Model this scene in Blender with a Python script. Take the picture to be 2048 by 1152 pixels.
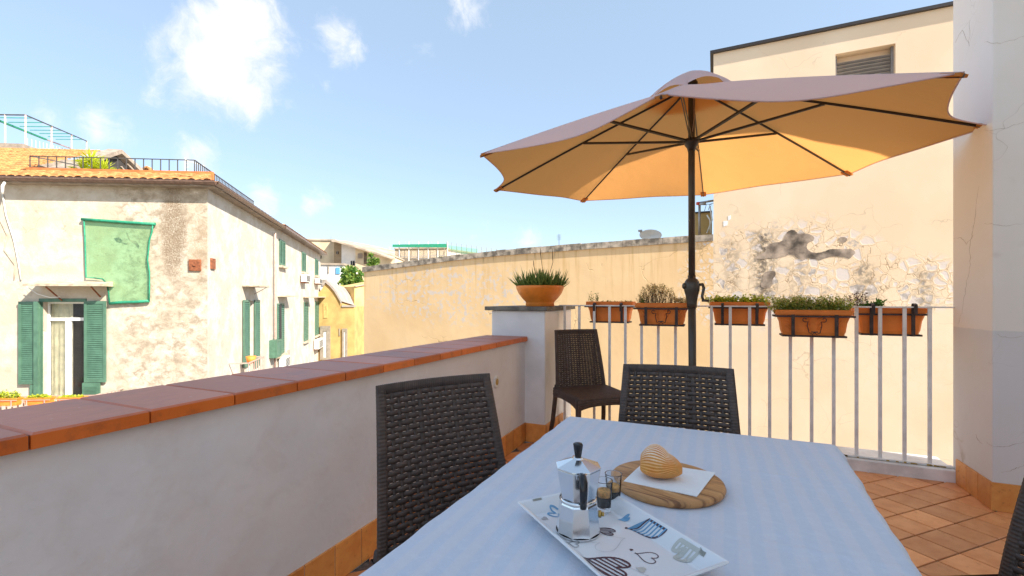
import bpy, bmesh, math, random
from mathutils import Vector, Matrix
import mathutils.noise as mnoise
from math import sin, cos, pi, radians, sqrt, atan2

# ------------------------------------------------------------------ scene, camera, light
S = bpy.context.scene
for o in list(bpy.data.objects):
    bpy.data.objects.remove(o, do_unlink=True)
COL = S.collection
CAM_H, YAW, FOC = 1.12, radians(24), 910.0       # eye height, camera turned left, focal length in 2048-px units
cd = bpy.data.cameras.new('camera'); cam = bpy.data.objects.new('camera', cd); COL.objects.link(cam)
cam.location = (0, 0, CAM_H); cam.rotation_euler = (radians(90), 0, YAW)
cd.sensor_width = 36; cd.lens = FOC / 2048 * 36; cd.shift_y = 24 / 2048
cd.clip_start = 0.02; cd.clip_end = 3000
S.camera = cam
SUN_AZ, SUN_EL = radians(80), radians(38)         # azimuth from -Y towards +X
SDIR = Vector((sin(SUN_AZ) * cos(SUN_EL), -cos(SUN_AZ) * cos(SUN_EL), sin(SUN_EL)))
SKY_STRENGTH, SUN_STRENGTH, EXPOSURE = 0.15, 3.9, 1.43
sl = bpy.data.lights.new('sun', 'SUN'); sl.energy = SUN_STRENGTH; sl.angle = radians(0.5); sl.color = (1.0, 0.94, 0.85)
so = bpy.data.objects.new('sun', sl); COL.objects.link(so); so.rotation_euler = SDIR.to_track_quat('Z', 'Y').to_euler(); so.location = (4, -3, 12)
S.view_settings.view_transform = 'Standard'
try: S.view_settings.look = 'None'
except Exception: pass
S.view_settings.exposure = EXPOSURE; S.view_settings.gamma = 1; S.view_settings.use_curve_mapping = False
S.cycles.max_bounces = 8; S.cycles.transparent_max_bounces = 16; S.cycles.use_denoising = True
S.cycles.sample_clamp_indirect = 8

RV = Vector((cos(YAW), sin(YAW), 0)); FV = Vector((-sin(YAW), cos(YAW), 0))
def ray(px, py): return FV + RV * ((px - 1024) / FOC) + Vector((0, 0, (600 - py) / FOC))
EYE = Vector((0, 0, CAM_H))
def at(px, py, d): return EYE + ray(px, py) * d                       # point at camera depth d
def onz(px, py, z): return EYE + ray(px, py) * ((z - CAM_H) / ray(px, py).z)
def ony(px, y, py=600): r = ray(px, py); return EYE + r * (y / r.y)
def onx(px, x, py=600): r = ray(px, py); return EYE + r * (x / r.x)

# ------------------------------------------------------------------ node helper
class NT:
    def __init__(s, tree): s.t = tree; s.n = tree.nodes; s.l = tree.links
    def node(s, ty, **kw):
        n = s.n.new(ty)
        for k, v in kw.items():
            if k.startswith('i_'):
                key = k[2:]; key = int(key) if key.isdigit() else key.replace('_', ' ')
                s.put(n.inputs[key], v)
            else: setattr(n, k, v)
        return n
    def put(s, sock, v):
        if isinstance(v, bpy.types.NodeSocket): s.l.new(v, sock)
        elif isinstance(v, (tuple, list)) and sock.type == 'RGBA' and len(v) == 3: sock.default_value = (*v, 1)
        else: sock.default_value = v
    def math(s, op, a, b=None, c=None, clamp=False):
        n = s.n.new('ShaderNodeMath'); n.operation = op; n.use_clamp = clamp
        s.put(n.inputs[0], a)
        if b is not None: s.put(n.inputs[1], b)
        if c is not None: s.put(n.inputs[2], c)
        return n.outputs[0]
    def vmath(s, op, a, b=None):
        n = s.n.new('ShaderNodeVectorMath'); n.operation = op; s.put(n.inputs[0], a)
        if b is not None: s.put(n.inputs[1], b)
        return n
    def step(s, v, lo, hi, a=0.0, b=1.0):
        n = s.n.new('ShaderNodeMapRange'); n.interpolation_type = 'SMOOTHSTEP'; n.clamp = True
        s.put(n.inputs[0], v); n.inputs[1].default_value = lo; n.inputs[2].default_value = hi
        n.inputs[3].default_value = a; n.inputs[4].default_value = b
        return n.outputs[0]
    def mix(s, f, a, b, mode='MIX'):
        n = s.n.new('ShaderNodeMix'); n.data_type = 'RGBA'; n.blend_type = mode; n.clamp_factor = True
        s.put(n.inputs[0], f); s.put(n.inputs[6], a); s.put(n.inputs[7], b); return n.outputs[2]
    def noise(s, vec, scale, detail=4, rough=0.55, dist=0.0, out=0):
        n = s.n.new('ShaderNodeTexNoise'); s.put(n.inputs['Vector'], vec); n.inputs['Scale'].default_value = scale
        n.inputs['Detail'].default_value = detail; n.inputs['Roughness'].default_value = rough; n.inputs['Distortion'].default_value = dist
        return n.outputs[out]
    def mapping(s, vec, scale=(1, 1, 1), loc=(0, 0, 0), rot=(0, 0, 0)):
        n = s.n.new('ShaderNodeMapping'); s.put(n.inputs[0], vec); n.inputs['Location'].default_value = loc
        n.inputs['Rotation'].default_value = rot; n.inputs['Scale'].default_value = scale; return n.outputs[0]
    def vor(s, vec, scale, feature='F1', out='Distance', rnd=1.0):
        n = s.n.new('ShaderNodeTexVoronoi'); n.feature = feature; s.put(n.inputs['Vector'], vec); n.inputs['Scale'].default_value = scale
        n.inputs['Randomness'].default_value = rnd; return n.outputs[out]
    def warp(s, vec, scale, amt):
        c = s.noise(vec, scale, 3, 0.5, 0, 1); sub = s.vmath('SUBTRACT', c, (0.5, 0.5, 0.5)).outputs[0]
        m = s.vmath('MULTIPLY', sub, (amt, amt, amt)).outputs[0]
        return s.vmath('ADD', vec, m).outputs[0]
    def sep(s, vec):
        n = s.n.new('ShaderNodeSeparateXYZ'); s.put(n.inputs[0], vec); return n.outputs
    def ell(s, a, b, ca, cb, ra, rb, wob=None, wamt=0.5, lo=0.75, hi=1.15):   # 1 inside an ellipse with a ragged rim
        da = s.math('DIVIDE', s.math('SUBTRACT', a, ca), ra); db = s.math('DIVIDE', s.math('SUBTRACT', b, cb), rb)
        d = s.math('SQRT', s.math('ADD', s.math('MULTIPLY', da, da), s.math('MULTIPLY', db, db)))
        if wob is not None: d = s.math('ADD', d, s.math('MULTIPLY', s.math('SUBTRACT', wob, 0.5), wamt * 2))
        return s.step(d, lo, hi, 1.0, 0.0)
    def bump(s, h, strength=0.3, dist=0.01, normal=None):
        n = s.n.new('ShaderNodeBump'); s.put(n.inputs['Height'], h); n.inputs['Strength'].default_value = strength
        n.inputs['Distance'].default_value = dist
        if normal is not None: s.put(n.inputs['Normal'], normal)
        return n.outputs[0]

def new_mat(name):
    m = bpy.data.materials.new(name); m.use_nodes = True; m.node_tree.nodes.clear()
    t = NT(m.node_tree); out = t.n.new('ShaderNodeOutputMaterial')
    return m, t, out
def principled(t, out, col, rough=0.6, normal=None, **kw):
    p = t.n.new('ShaderNodeBsdfPrincipled'); t.put(p.inputs['Base Color'], col); t.put(p.inputs['Roughness'], rough)
    if normal is not None: t.put(p.inputs['Normal'], normal)
    for k, v in kw.items(): t.put(p.inputs[k.replace('_', ' ')], v)
    t.l.new(p.outputs[0], out.inputs[0]); return p
def coords(t, kind='Object'): return t.n.new('ShaderNodeTexCoord').outputs[kind]

def simple(name, col, rough=0.6, var=0.12, scale=8, bump=0.0, bscale=60, metallic=0.0, perobj=0.0, **kw):
    m, t, out = new_mat(name); co = coords(t)
    n = t.noise(co, scale, 4); dark = tuple(c * (1 - var * 1.6) for c in col); lite = tuple(min(1, c * (1 + var)) for c in col)
    c = t.mix(t.step(n, 0.3, 0.7), dark, lite)
    if perobj:
        r = t.n.new('ShaderNodeObjectInfo').outputs['Random']
        c = t.mix(1.0, c, t.mix(r, (1 - perobj,) * 3, (1 + perobj,) * 3), 'MULTIPLY')
    nm = t.bump(t.noise(co, bscale, 3), bump, 0.004) if bump else None
    principled(t, out, c, rough, nm, Metallic=metallic, **kw); return m

# ------------------------------------------------------------------ world: Nishita sky with clouds
w = bpy.data.worlds.new('World'); S.world = w; w.use_nodes = True; w.node_tree.nodes.clear()
t = NT(w.node_tree)
sky = t.node('ShaderNodeTexSky', sky_type='NISHITA', sun_disc=False, sun_elevation=SUN_EL, sun_rotation=pi - SUN_AZ, air_density=1.0, dust_density=0.7, ozone_density=1.6)
dirv = t.n.new('ShaderNodeTexCoord').outputs['Generated']
nd = t.vmath('NORMALIZE', dirv).outputs[0]
wv = t.warp(nd, 5.0, 0.10)
fb = t.noise(t.warp(nd, 9, 0.09), 8.0, 11, 0.66)
tot = None
for (px, py, r, wgt) in [(440, 130, 170, 1.0), (500, 60, 130, .9), (400, 20, 70, .6), (490, 195, 80, .7), (678, 60, 75, .75), (370, 300, 70, .7),
                         (215, 262, 80, .7), (80, 215, 60, .5), (530, 375, 70, .65), (640, 405, 50, .5), (935, 5, 70, .6), (845, 100, 55, .42), (1060, 470, 45, .5),
                         (945, 450, 55, .42), (640, 155, 45, .45), (300, 190, 60, .45), (1130, 445, 35, .42), (745, 200, 45, .4)]:
    d = ray(px, py).normalized(); rr = r / FOC * (ray(px, py).length ** -1.3)
    dd = t.vmath('DISTANCE', wv, tuple(d)).outputs['Value']
    b = t.math('MULTIPLY', t.step(dd, 0, rr * 1.25, 1, 0), wgt)
    tot = b if tot is None else t.math('MAXIMUM', tot, b)
gen = t.step(t.noise(nd, 2.3, 3), 0.66, 0.8)      # a few more clouds elsewhere in the sky
behind = t.step(t.vmath('DOT_PRODUCT', nd, tuple(FV)).outputs['Value'], -0.2, 0.25, 1, 0)
tot = t.math('MAXIMUM', tot, t.math('MULTIPLY', gen, t.math('MULTIPLY', behind, 0.8)))
dens = t.math('ADD', tot, t.math('MULTIPLY', t.math('SUBTRACT', fb, 0.5), 2.3))
cm = t.math('MULTIPLY', t.step(dens, 0.22, 1.05), 0.93)
cm = t.math('MULTIPLY', cm, t.step(tot, 0.02, 0.25))
skyc = t.mix(.68, sky.outputs[0], (1.24, 1.58, 1.94))     # thin high veil over the blue
cc = t.mix(cm, skyc, (2.95, 2.92, 2.9))
bg = t.node('ShaderNodeBackground', i_Color=cc, i_Strength=SKY_STRENGTH); wo = t.n.new('ShaderNodeOutputWorld'); t.l.new(bg.outputs[0], wo.inputs[0])

# ------------------------------------------------------------------ mesh builder
class MB:
    def __init__(s): s.v = []; s.f = []; s.m = []; s.sm = []
    def add(s, vs, fs, mi=0, smooth=False):
        b = len(s.v); s.v += [tuple(v) for v in vs]; s.f += [tuple(i + b for i in f) for f in fs]
        s.m += [mi] * len(fs); s.sm += [smooth] * len(fs); return s
    def box(s, x0, x1, y0, y1, z0, z1, mi=0):
        if x0 > x1: x0, x1 = x1, x0
        if y0 > y1: y0, y1 = y1, y0
        if z0 > z1: z0, z1 = z1, z0
        return s.add([(x0, y0, z0), (x1, y0, z0), (x1, y1, z0), (x0, y1, z0), (x0, y0, z1), (x1, y0, z1), (x1, y1, z1), (x0, y1, z1)],
                     [(0, 3, 2, 1), (4, 5, 6, 7), (0, 1, 5, 4), (1, 2, 6, 5), (2, 3, 7, 6), (3, 0, 4, 7)], mi)
    def tube(s, pts, r, n=6, mi=0, cap=True, flat=1.0, up=None, smooth=True):
        pts = [Vector(p) for p in pts]; rs = r if isinstance(r, (list, tuple)) else [r] * len(pts)
        vs = []; fs = []; prev = None
        for i, p in enumerate(pts):
            d = (pts[min(i + 1, len(pts) - 1)] - pts[max(i - 1, 0)])
            d = d.normalized() if d.length > 1e-9 else Vector((0, 0, 1))
            ref = Vector(up) if up is not None else (prev if prev is not None else (Vector((0, 0, 1)) if abs(d.z) < .9 else Vector((1, 0, 0))))
            a = (ref - d * ref.dot(d))
            if a.length < 1e-6: a = d.orthogonal()
            a.normalize(); b = d.cross(a); prev = a
            for k in range(n):
                th = 2 * pi * (k + .5) / n; vs.append(p + a * (cos(th) * rs[i]) + b * (sin(th) * rs[i] * flat))
        for i in range(len(pts) - 1):
            for k in range(n):
                k2 = (k + 1) % n; fs.append((i * n + k, i * n + k2, (i + 1) * n + k2, (i + 1) * n + k))
        s.add(vs, fs, mi, smooth)
        if cap:
            b = len(s.v) - len(vs); s.f += [tuple(b + k for k in reversed(range(n))), tuple(b + (len(pts) - 1) * n + k for k in range(n))]
            s.m += [mi, mi]; s.sm += [False, False]
        return s
    def bar(s, p, q, w, h=None, up=(0, 0, 1), mi=0):
        p = Vector(p); q = Vector(q); h = h or w; d = (q - p).normalized(); u = Vector(up)
        a = (u - d * u.dot(d)); a = a.normalized() if a.length > 1e-5 else d.orthogonal().normalized(); b = d.cross(a)
        vs = [e + a * (sa * h / 2) + b * (sb * w / 2) for e in (p, q) for sa, sb in ((-1, -1), (-1, 1), (1, 1), (1, -1))]
        return s.add(vs, [(3, 2, 1, 0), (4, 5, 6, 7), (0, 1, 5, 4), (1, 2, 6, 5), (2, 3, 7, 6), (3, 0, 4, 7)], mi)
    def lathe(s, prof, n=32, c=(0, 0, 0), mi=0, smooth=True, ph=0.0, sx=1, sy=1):
        vs = [(c[0] + r * cos(2 * pi * k / n + ph) * sx, c[1] + r * sin(2 * pi * k / n + ph) * sy, c[2] + z) for r, z in prof for k in range(n)]
        fs = [(i * n + k, i * n + (k + 1) % n, (i + 1) * n + (k + 1) % n, (i + 1) * n + k) for i in range(len(prof) - 1) for k in range(n)]
        return s.add(vs, fs, mi, smooth)
    def prism(s, poly, ext, mi=0):
        poly = [Vector(p) for p in poly]; e = Vector(ext); n = len(poly)
        return s.add(poly + [p + e for p in poly], [tuple(reversed(range(n))), tuple(range(n, 2 * n))] + [(i, (i + 1) % n, n + (i + 1) % n, n + i) for i in range(n)], mi)
    def grid(s, fn, nu, nv, mi=0, smooth=True):
        vs = [fn(i / nu, j / nv) for j in range(nv + 1) for i in range(nu + 1)]
        return s.add(vs, [(j * (nu + 1) + i, j * (nu + 1) + i + 1, (j + 1) * (nu + 1) + i + 1, (j + 1) * (nu + 1) + i) for j in range(nv) for i in range(nu)], mi, smooth)
    def slab(s, hx, hy, h, ch, mi=0):       # chamfered slab centred on x,y, from z=-h to 0
        L = [(hx, hy, -h), (hx, hy, -ch), (hx - ch, hy - ch, 0)]; vs = []
        for a, b, z in L: vs += [(-a, -b, z), (a, -b, z), (a, b, z), (-a, b, z)]
        fs = [(8, 9, 10, 11), (3, 2, 1, 0)]
        for l in (0, 4): fs += [(l + k, l + (k + 1) % 4, l + 4 + (k + 1) % 4, l + 4 + k) for k in range(4)]
        return s.add(vs, fs, mi)
    def mesh(s, name, mats):
        me = bpy.data.meshes.new(name); me.from_pydata(s.v, [], s.f)
        for m in (mats if isinstance(mats, (list, tuple)) else [mats]): me.materials.append(m)
        me.polygons.foreach_set('material_index', s.m); me.polygons.foreach_set('use_smooth', s.sm); me.update(); return me
    def build(s, name, mats, parent=None, mat=None, bevel=0.0):
        return link(name, s.mesh(name, mats), parent, mat, bevel)
WM = {}
def link(name, data, parent=None, mat=None, bevel=0.0):
    o = bpy.data.objects.new(name, data); COL.objects.link(o)
    if parent is not None: o.parent = parent
    if mat is not None: o.matrix_basis = (WM[parent.name].inverted() @ mat) if parent is not None and parent.name in WM else mat
    if bevel:
        b = o.modifiers.new('bevel', 'BEVEL'); b.width = bevel; b.segments = 2; b.limit_method = 'ANGLE'; b.angle_limit = radians(40)
    return o
def tag(o, label=None, cat=None, group=None, kind=None):
    if label: o['label'] = label
    if cat: o['category'] = cat
    if group: o['group'] = group
    if kind: o['kind'] = kind
    return o
def thing(name, label, cat, mat=None, group=None, loc=None, rz=0.0):
    if mat is None: mat = Matrix.Translation(Vector(loc or (0, 0, 0))) @ Matrix.Rotation(rz, 4, 'Z')
    o = bpy.data.objects.new(name, None); COL.objects.link(o); o.empty_display_size = 0.2; o.matrix_basis = mat; WM[o.name] = mat
    return tag(o, label, cat, group)
def copy_thing(root, mat, label):
    r = root.copy(); COL.objects.link(r); r.matrix_basis = mat; r['label'] = label; WM[r.name] = mat
    for ch in [c for c in root.children]:
        c = ch.copy(); COL.objects.link(c); c.parent = r
        for g in list(ch.children):
            d = g.copy(); COL.objects.link(d); d.parent = c
    return r
def LW(parent, m): return WM[parent.name] @ m
def TR(x, y, z=0, rz=0): return Matrix.Translation((x, y, z)) @ Matrix.Rotation(rz, 4, 'Z')

class Fr:      # a wall frame: local x along the wall, y into the wall, z up; ang = direction of x from the camera axis towards the right
    def __init__(s, o, ang):
        s.o = Vector(o); s.u = RV * sin(ang) + FV * cos(ang); s.i = -RV * cos(ang) + FV * sin(ang)
        s.M = Matrix(((s.u.x, s.i.x, 0, s.o.x), (s.u.y, s.i.y, 0, s.o.y), (0, 0, 1, s.o.z), (0, 0, 0, 1)))
    def hit(s, px, py, c=0.0):
        r = ray(px, py); t = ((s.o + s.i * c - EYE).dot(s.i)) / r.dot(s.i); p = EYE + r * t - s.o
        return p.dot(s.u), p.z
    def rect(s, x0, y0, x1, y1, c=0.0):
        a0, b0 = s.hit(x0, y0, c); a1, b1 = s.hit(x1, y1, c); return a0, a1, min(b0, b1), max(b0, b1)

def wall(mb, a0, a1, b0, b1, holes=(), depth=0.25, mi=0, back=True):
    xs = sorted({a0, a1, *[h[0] for h in holes], *[h[1] for h in holes]}); zs = sorted({b0, b1, *[h[2] for h in holes], *[h[3] for h in holes]})
    for i in range(len(xs) - 1):
        for j in range(len(zs) - 1):
            cx, cz = (xs[i] + xs[i + 1]) / 2, (zs[j] + zs[j + 1]) / 2
            if any(h[0] < cx < h[1] and h[2] < cz < h[3] for h in holes): continue
            mb.add([(xs[i], 0, zs[j]), (xs[i + 1], 0, zs[j]), (xs[i + 1], 0, zs[j + 1]), (xs[i], 0, zs[j + 1])], [(0, 1, 2, 3)], mi)
    for (p, q, r, t_) in holes:
        mb.add([(p, 0, r), (q, 0, r), (q, 0, t_), (p, 0, t_), (p, depth, r), (q, depth, r), (q, depth, t_), (p, depth, t_)],
               [(0, 4, 5, 1), (1, 5, 6, 2), (2, 6, 7, 3), (3, 7, 4, 0)] + ([(4, 7, 6, 5)] if back else []), mi)

rnd = random.Random(7)
# ------------------------------------------------------------------ materials
def cracks(t, co, scale, width=0.012, wob=0.25, wscale=2.0):
    v = t.vor(t.warp(co, wscale, wob), scale, 'DISTANCE_TO_EDGE')
    return t.step(v, 0.0, width, 1.0, 0.0)

def mat_parapet():
    m, t, out = new_mat('grey_plaster'); co = coords(t)
    n1 = t.noise(co, 1.6, 6, .6); n2 = t.noise(t.warp(co, 3, .3), 6, 6, .65); z = t.sep(co)[2]
    c = t.mix(t.step(n1, .35, .7), (.76, .765, .775), (.84, .84, .845))
    c = t.mix(t.math('MULTIPLY', t.step(n2, .46, .72), .55), c, (.70, .675, .665))
    ck = t.math('MULTIPLY', cracks(t, co, 2.6, .0022, .35, 5), t.step(t.noise(co, 2.3, 3), .60, .66))
    c = t.mix(t.math('MULTIPLY', ck, .10), c, (.40, .37, .35))
    edge = t.math('MULTIPLY', t.step(t.math('ADD', z, t.math('MULTIPLY', t.noise(co, 9, 3), .03)), .16, .20, 1, 0), .5)
    c = t.mix(edge, c, (.78, .77, .76))
    h = t.math('ADD', t.math('MULTIPLY', t.noise(co, 2.2, 5, .5), 1.0), t.math('MULTIPLY', t.noise(co, 30, 3), .05))
    h = t.math('SUBTRACT', h, t.math('MULTIPLY', ck, .01))
    principled(t, out, c, .75, t.bump(h, .9, .035)); return m

def mat_twotone():
    m, t, out = new_mat('two_tone_wall_paint'); co = coords(t); z = t.sep(co)[2]
    n1 = t.noise(co, 1.4, 5)
    up = t.mix(t.step(n1, .35, .65), (.90, .82, .72), (.93, .87, .79)); lo = t.mix(t.step(n1, .3, .7), (.74, .70, .665), (.80, .76, .73))
    c = t.mix(t.step(t.math('ADD', z, t.math('MULTIPLY', t.noise(co, 7, 2), .01)), .955, .965), lo, up)
    sel = t.step(t.noise(co, 1.1, 2), .48, .56)
    ck = t.math('MULTIPLY', cracks(t, t.mapping(co, (1, 1, 1.15)), 1.9, .006, .6, 2.6), sel)
    halo = t.math('MULTIPLY', cracks(t, t.mapping(co, (1, 1, 1.15)), 1.9, .035, .6, 2.6), t.step(t.noise(co, 2.5, 4), .56, .7))
    c = t.mix(t.math('MULTIPLY', halo, .5), c, (.52, .40, .27)); c = t.mix(t.math('MULTIPLY', ck, .35), c, (.40, .30, .22))
    h = t.math('SUBTRACT', t.math('ADD', t.noise(co, 2, 5), t.math('MULTIPLY', t.noise(co, 40, 2), .04)), t.math('MULTIPLY', ck, .08))
    principled(t, out, c, .8, t.bump(h, .4, .02)); return m

def mat_building():      # cream render above, cracked map with bare lime below
    m, t, out = new_mat('cracked_cream_render'); co = coords(t); s = t.sep(co); x, z = s[0], s[2]
    wob = t.noise(co, 2.4, 5, .6); fine = t.noise(co, 14, 5, .65)
    base = t.mix(t.step(t.noise(co, .7, 4), .35, .65), (.84, .635, .425), (.90, .71, .50))
    reg = t.math('MAXIMUM', t.ell(x, z, .95, 1.55, 1.45, .80, wob, .35), t.ell(x, z, 2.2, 1.35, 1.1, .42, wob, .3))
    reg = t.math('MAXIMUM', reg, t.math('MULTIPLY', t.ell(x, z, 2.0, .3, 1.6, .5, wob, .5), .10))
    wc = t.warp(t.warp(co, 4.5, .13), 16, .03)
    v = t.vor(wc, 7.4, 'DISTANCE_TO_EDGE'); cell = t.vor(wc, 7.4, 'F1', 'Color'); cr = t.sep(cell)[0]
    ck = t.math('MULTIPLY', t.math('MULTIPLY', t.step(v, 0, .026, 1, 0), t.step(t.noise(co, 4, 3), .34, .5)), reg)
    white = t.math('MULTIPLY', t.math('MULTIPLY', t.step(t.math('ADD', v, t.math('MULTIPLY', t.math('SUBTRACT', fine, .5), .30)), .08, .17), t.step(t.math('ADD', t.math('MULTIPLY', cr, .55), t.math('MULTIPLY', fine, .6)), .50, .62)), reg)
    c = t.mix(t.math('MULTIPLY', t.step(v, .0, .12, 1, 0), t.math('MULTIPLY', reg, .35)), base, (.72, .52, .32))
    c = t.mix(t.math('MULTIPLY', white, .72), c, (.72, .66, .645))
    grey = t.math('MULTIPLY', t.math('MULTIPLY', t.step(v, .05, .12), t.step(t.sep(cell)[1], .84, .88)), reg)
    c = t.mix(t.math('MULTIPLY', grey, t.math('MULTIPLY', t.step(fine, .4, .6), .7)), c, (.34, .30, .27))
    def streak(cx, top, bot, wd, amt):
        sx = t.math('ADD', x, t.math('MULTIPLY', t.math('SUBTRACT', t.noise(co, 5, 5, .65), .5), .22))
        a = t.step(t.math('ABSOLUTE', t.math('SUBTRACT', sx, cx)), 0, wd, 1, 0)
        b = t.math('MULTIPLY', t.step(z, bot, bot + .18), t.step(z, top - .12, top, 1, 0))
        return t.math('MULTIPLY', t.math('MULTIPLY', t.math('MULTIPLY', a, b), t.step(fine, .36, .6)), amt)
    for a in ((.70, 2.25, .85, .30, .75), (.68, 2.2, .95, .14, .9), (.25, 2.1, 1.15, .22, .5), (1.15, 1.75, 1.1, .26, .5), (1.98, 1.7, 1.0, .20, .75), (2.62, 1.6, .9, .18, .65), (-.05, 2.1, 1.7, .10, .4)):
        c = t.mix(streak(*a), c, (.19, .15, .11))
    ck2 = t.math('MULTIPLY', cracks(t, co, 1.5, .008, .6), t.step(t.noise(co, 1.2, 2), .52, .58))
    c = t.mix(t.math('MULTIPLY', ck, .75), c, (.42, .28, .16)); c = t.mix(t.math('MULTIPLY', ck2, .5), c, (.50, .36, .22))
    h = t.math('SUBTRACT', t.math('MULTIPLY', t.noise(co, 3, 6), .6), t.math('ADD', ck, t.math('MULTIPLY', white, .35)))
    h = t.math('ADD', h, t.math('MULTIPLY', t.math('MULTIPLY', fine, .5), reg))
    principled(t, out, c, .85, t.bump(h, .35, .012)); return m

def mat_boundary():
    m, t, out = new_mat('stained_yellow_render'); co = coords(t); s = t.sep(co); x, z = s[0], s[2]
    wob = t.noise(co, 2.4, 5, .6); fine = t.noise(co, 9, 6, .65)
    c = t.mix(t.step(t.noise(co, .8, 4), .3, .7), (.79, .53, .27), (.87, .61, .335))
    drip = t.noise(t.mapping(co, (9, 9, .5)), 1.0, 5, .6)
    topm = t.step(z, .6, 2.3)
    c = t.mix(t.math('MULTIPLY', t.math('MULTIPLY', t.step(drip, .48, .70), topm), .8), c, (.60, .36, .13))
    pat = t.math('MULTIPLY', t.ell(x, z, -5.0, 1.25, 1.9, .62, wob, .5), t.step(fine, .50, .60))
    pat2 = t.math('MULTIPLY', t.ell(x, z, -3.0, -.4, .7, 1.1, wob, .6), t.step(fine, .55, .64))
    c = t.mix(t.math('MULTIPLY', t.math('MAXIMUM', pat, t.math('MULTIPLY', pat2, .6)), .9), c, (.66, .58, .52))
    black = t.math('MULTIPLY', t.step(t.noise(t.mapping(co, (14, 14, 1.2)), 1.0, 4), .60, .74), t.step(z, 1.72, 2.0))
    c = t.mix(t.math('MULTIPLY', black, .7), c, (.25, .17, .09))
    ck = t.math('MULTIPLY', cracks(t, co, .9, .006, .7, 1.8), t.step(t.noise(co, .9, 2), .50, .56))
    reg = t.ell(x, z, .0, 1.5, .55, .8, wob, .4); v = t.vor(t.warp(co, 4.5, .13), 6.5, 'DISTANCE_TO_EDGE')
    wh = t.math('MULTIPLY', t.math('MULTIPLY', t.step(v, .06, .12), t.step(fine, .5, .56)), reg)
    c = t.mix(t.math('MULTIPLY', wh, .8), c, (.72, .70, .70))
    c = t.mix(t.math('MULTIPLY', t.math('MAXIMUM', ck, t.math('MULTIPLY', reg, t.step(v, 0, .03, 1, 0))), .65), c, (.42, .27, .13))
    h = t.math('SUBTRACT', t.math('ADD', t.math('MULTIPLY', t.noise(co, 2, 6), .8), t.math('MULTIPLY', fine, .15)), t.math('MULTIPLY', ck, .4))
    principled(t, out, c, .85, t.bump(h, .5, .02)); return m

def mat_facade(name, hi, lo, dirt, dirt_amt, marks=(), rough_reg=None):
    m, t, out = new_mat(name); co = coords(t); s = t.sep(co); x, z = s[0], s[2]
    n1 = t.noise(t.warp(co, 1.2, .5), 1.1, 8, .62); n2 = t.noise(t.warp(co, 3, .2), 3.8, 8, .68); spk = t.noise(co, 26, 4, .7)
    c = t.mix(t.step(n1, .42, .60), lo, hi)
    c = t.mix(t.math('MULTIPLY', t.step(n2, .50, .68), dirt_amt), c, dirt)
    if rough_reg is not None:
        rg = t.step(x, rough_reg - .7, rough_reg + .2)
        pt = t.noise(t.warp(t.mapping(co, (1, 1, 1.35)), 3, .45), 3.1, 9, .70)
        c = t.mix(t.math('MULTIPLY', rg, t.step(pt, .42, .66)), c, tuple(v * .72 for v in dirt))
        c = t.mix(t.math('MULTIPLY', rg, t.step(pt, .42, .33)), c, tuple(min(1, v * 1.15) for v in hi))
        c = t.mix(t.math('MULTIPLY', t.math('MULTIPLY', rg, t.step(spk, .60, .70)), .5), c, (.26, .16, .09))
    c = t.mix(t.math('MULTIPLY', t.step(spk, .62, .70), .4), c, (.34, .22, .13))
    for (cx, cz, rx, rz, amt, col) in marks:
        e = t.ell(x, z, cx, cz, rx, rz, n2, .55, .55, 1.25); c = t.mix(t.math('MULTIPLY', e, t.math('MULTIPLY', t.step(spk, .30, .6), amt)), c, col)
    ck = t.math('MULTIPLY', cracks(t, co, .8, .006, .9, 1.6), t.step(t.noise(co, .7, 2), .52, .56))
    c = t.mix(t.math('MULTIPLY', ck, .6), c, (.30, .2, .12))
    h = t.math('ADD', n2, t.math('MULTIPLY', spk, .2))
    principled(t, out, c, .9, t.bump(h, .6, .03)); return m

def mat_tile(name, a, b, vein, rough, bump=.25, scale=9):
    m, t, out = new_mat(name); co = coords(t); r = t.n.new('ShaderNodeObjectInfo').outputs['Random']
    off = t.vmath('ADD', co, t.node('ShaderNodeCombineXYZ', i_X=t.math('MULTIPLY', r, 37), i_Y=t.math('MULTIPLY', r, 11)).outputs[0]).outputs[0]
    n1 = t.noise(t.warp(off, 6, .08), scale, 7, .65); n2 = t.noise(off, scale * 3.5, 5, .7)
    c = t.mix(t.step(n1, .35, .65), a, b); c = t.mix(t.math('MULTIPLY', t.step(n2, .56, .72), .65), c, vein)
    c = t.mix(1.0, c, t.mix(r, (.74, .70, .68), (1.12, 1.10, 1.08)), 'MULTIPLY')
    principled(t, out, c, t.math('ADD', rough, t.math('MULTIPLY', n2, .15)), t.bump(t.math('ADD', n1, t.math('MULTIPLY', n2, .3)), bump, .004)); return m

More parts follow.
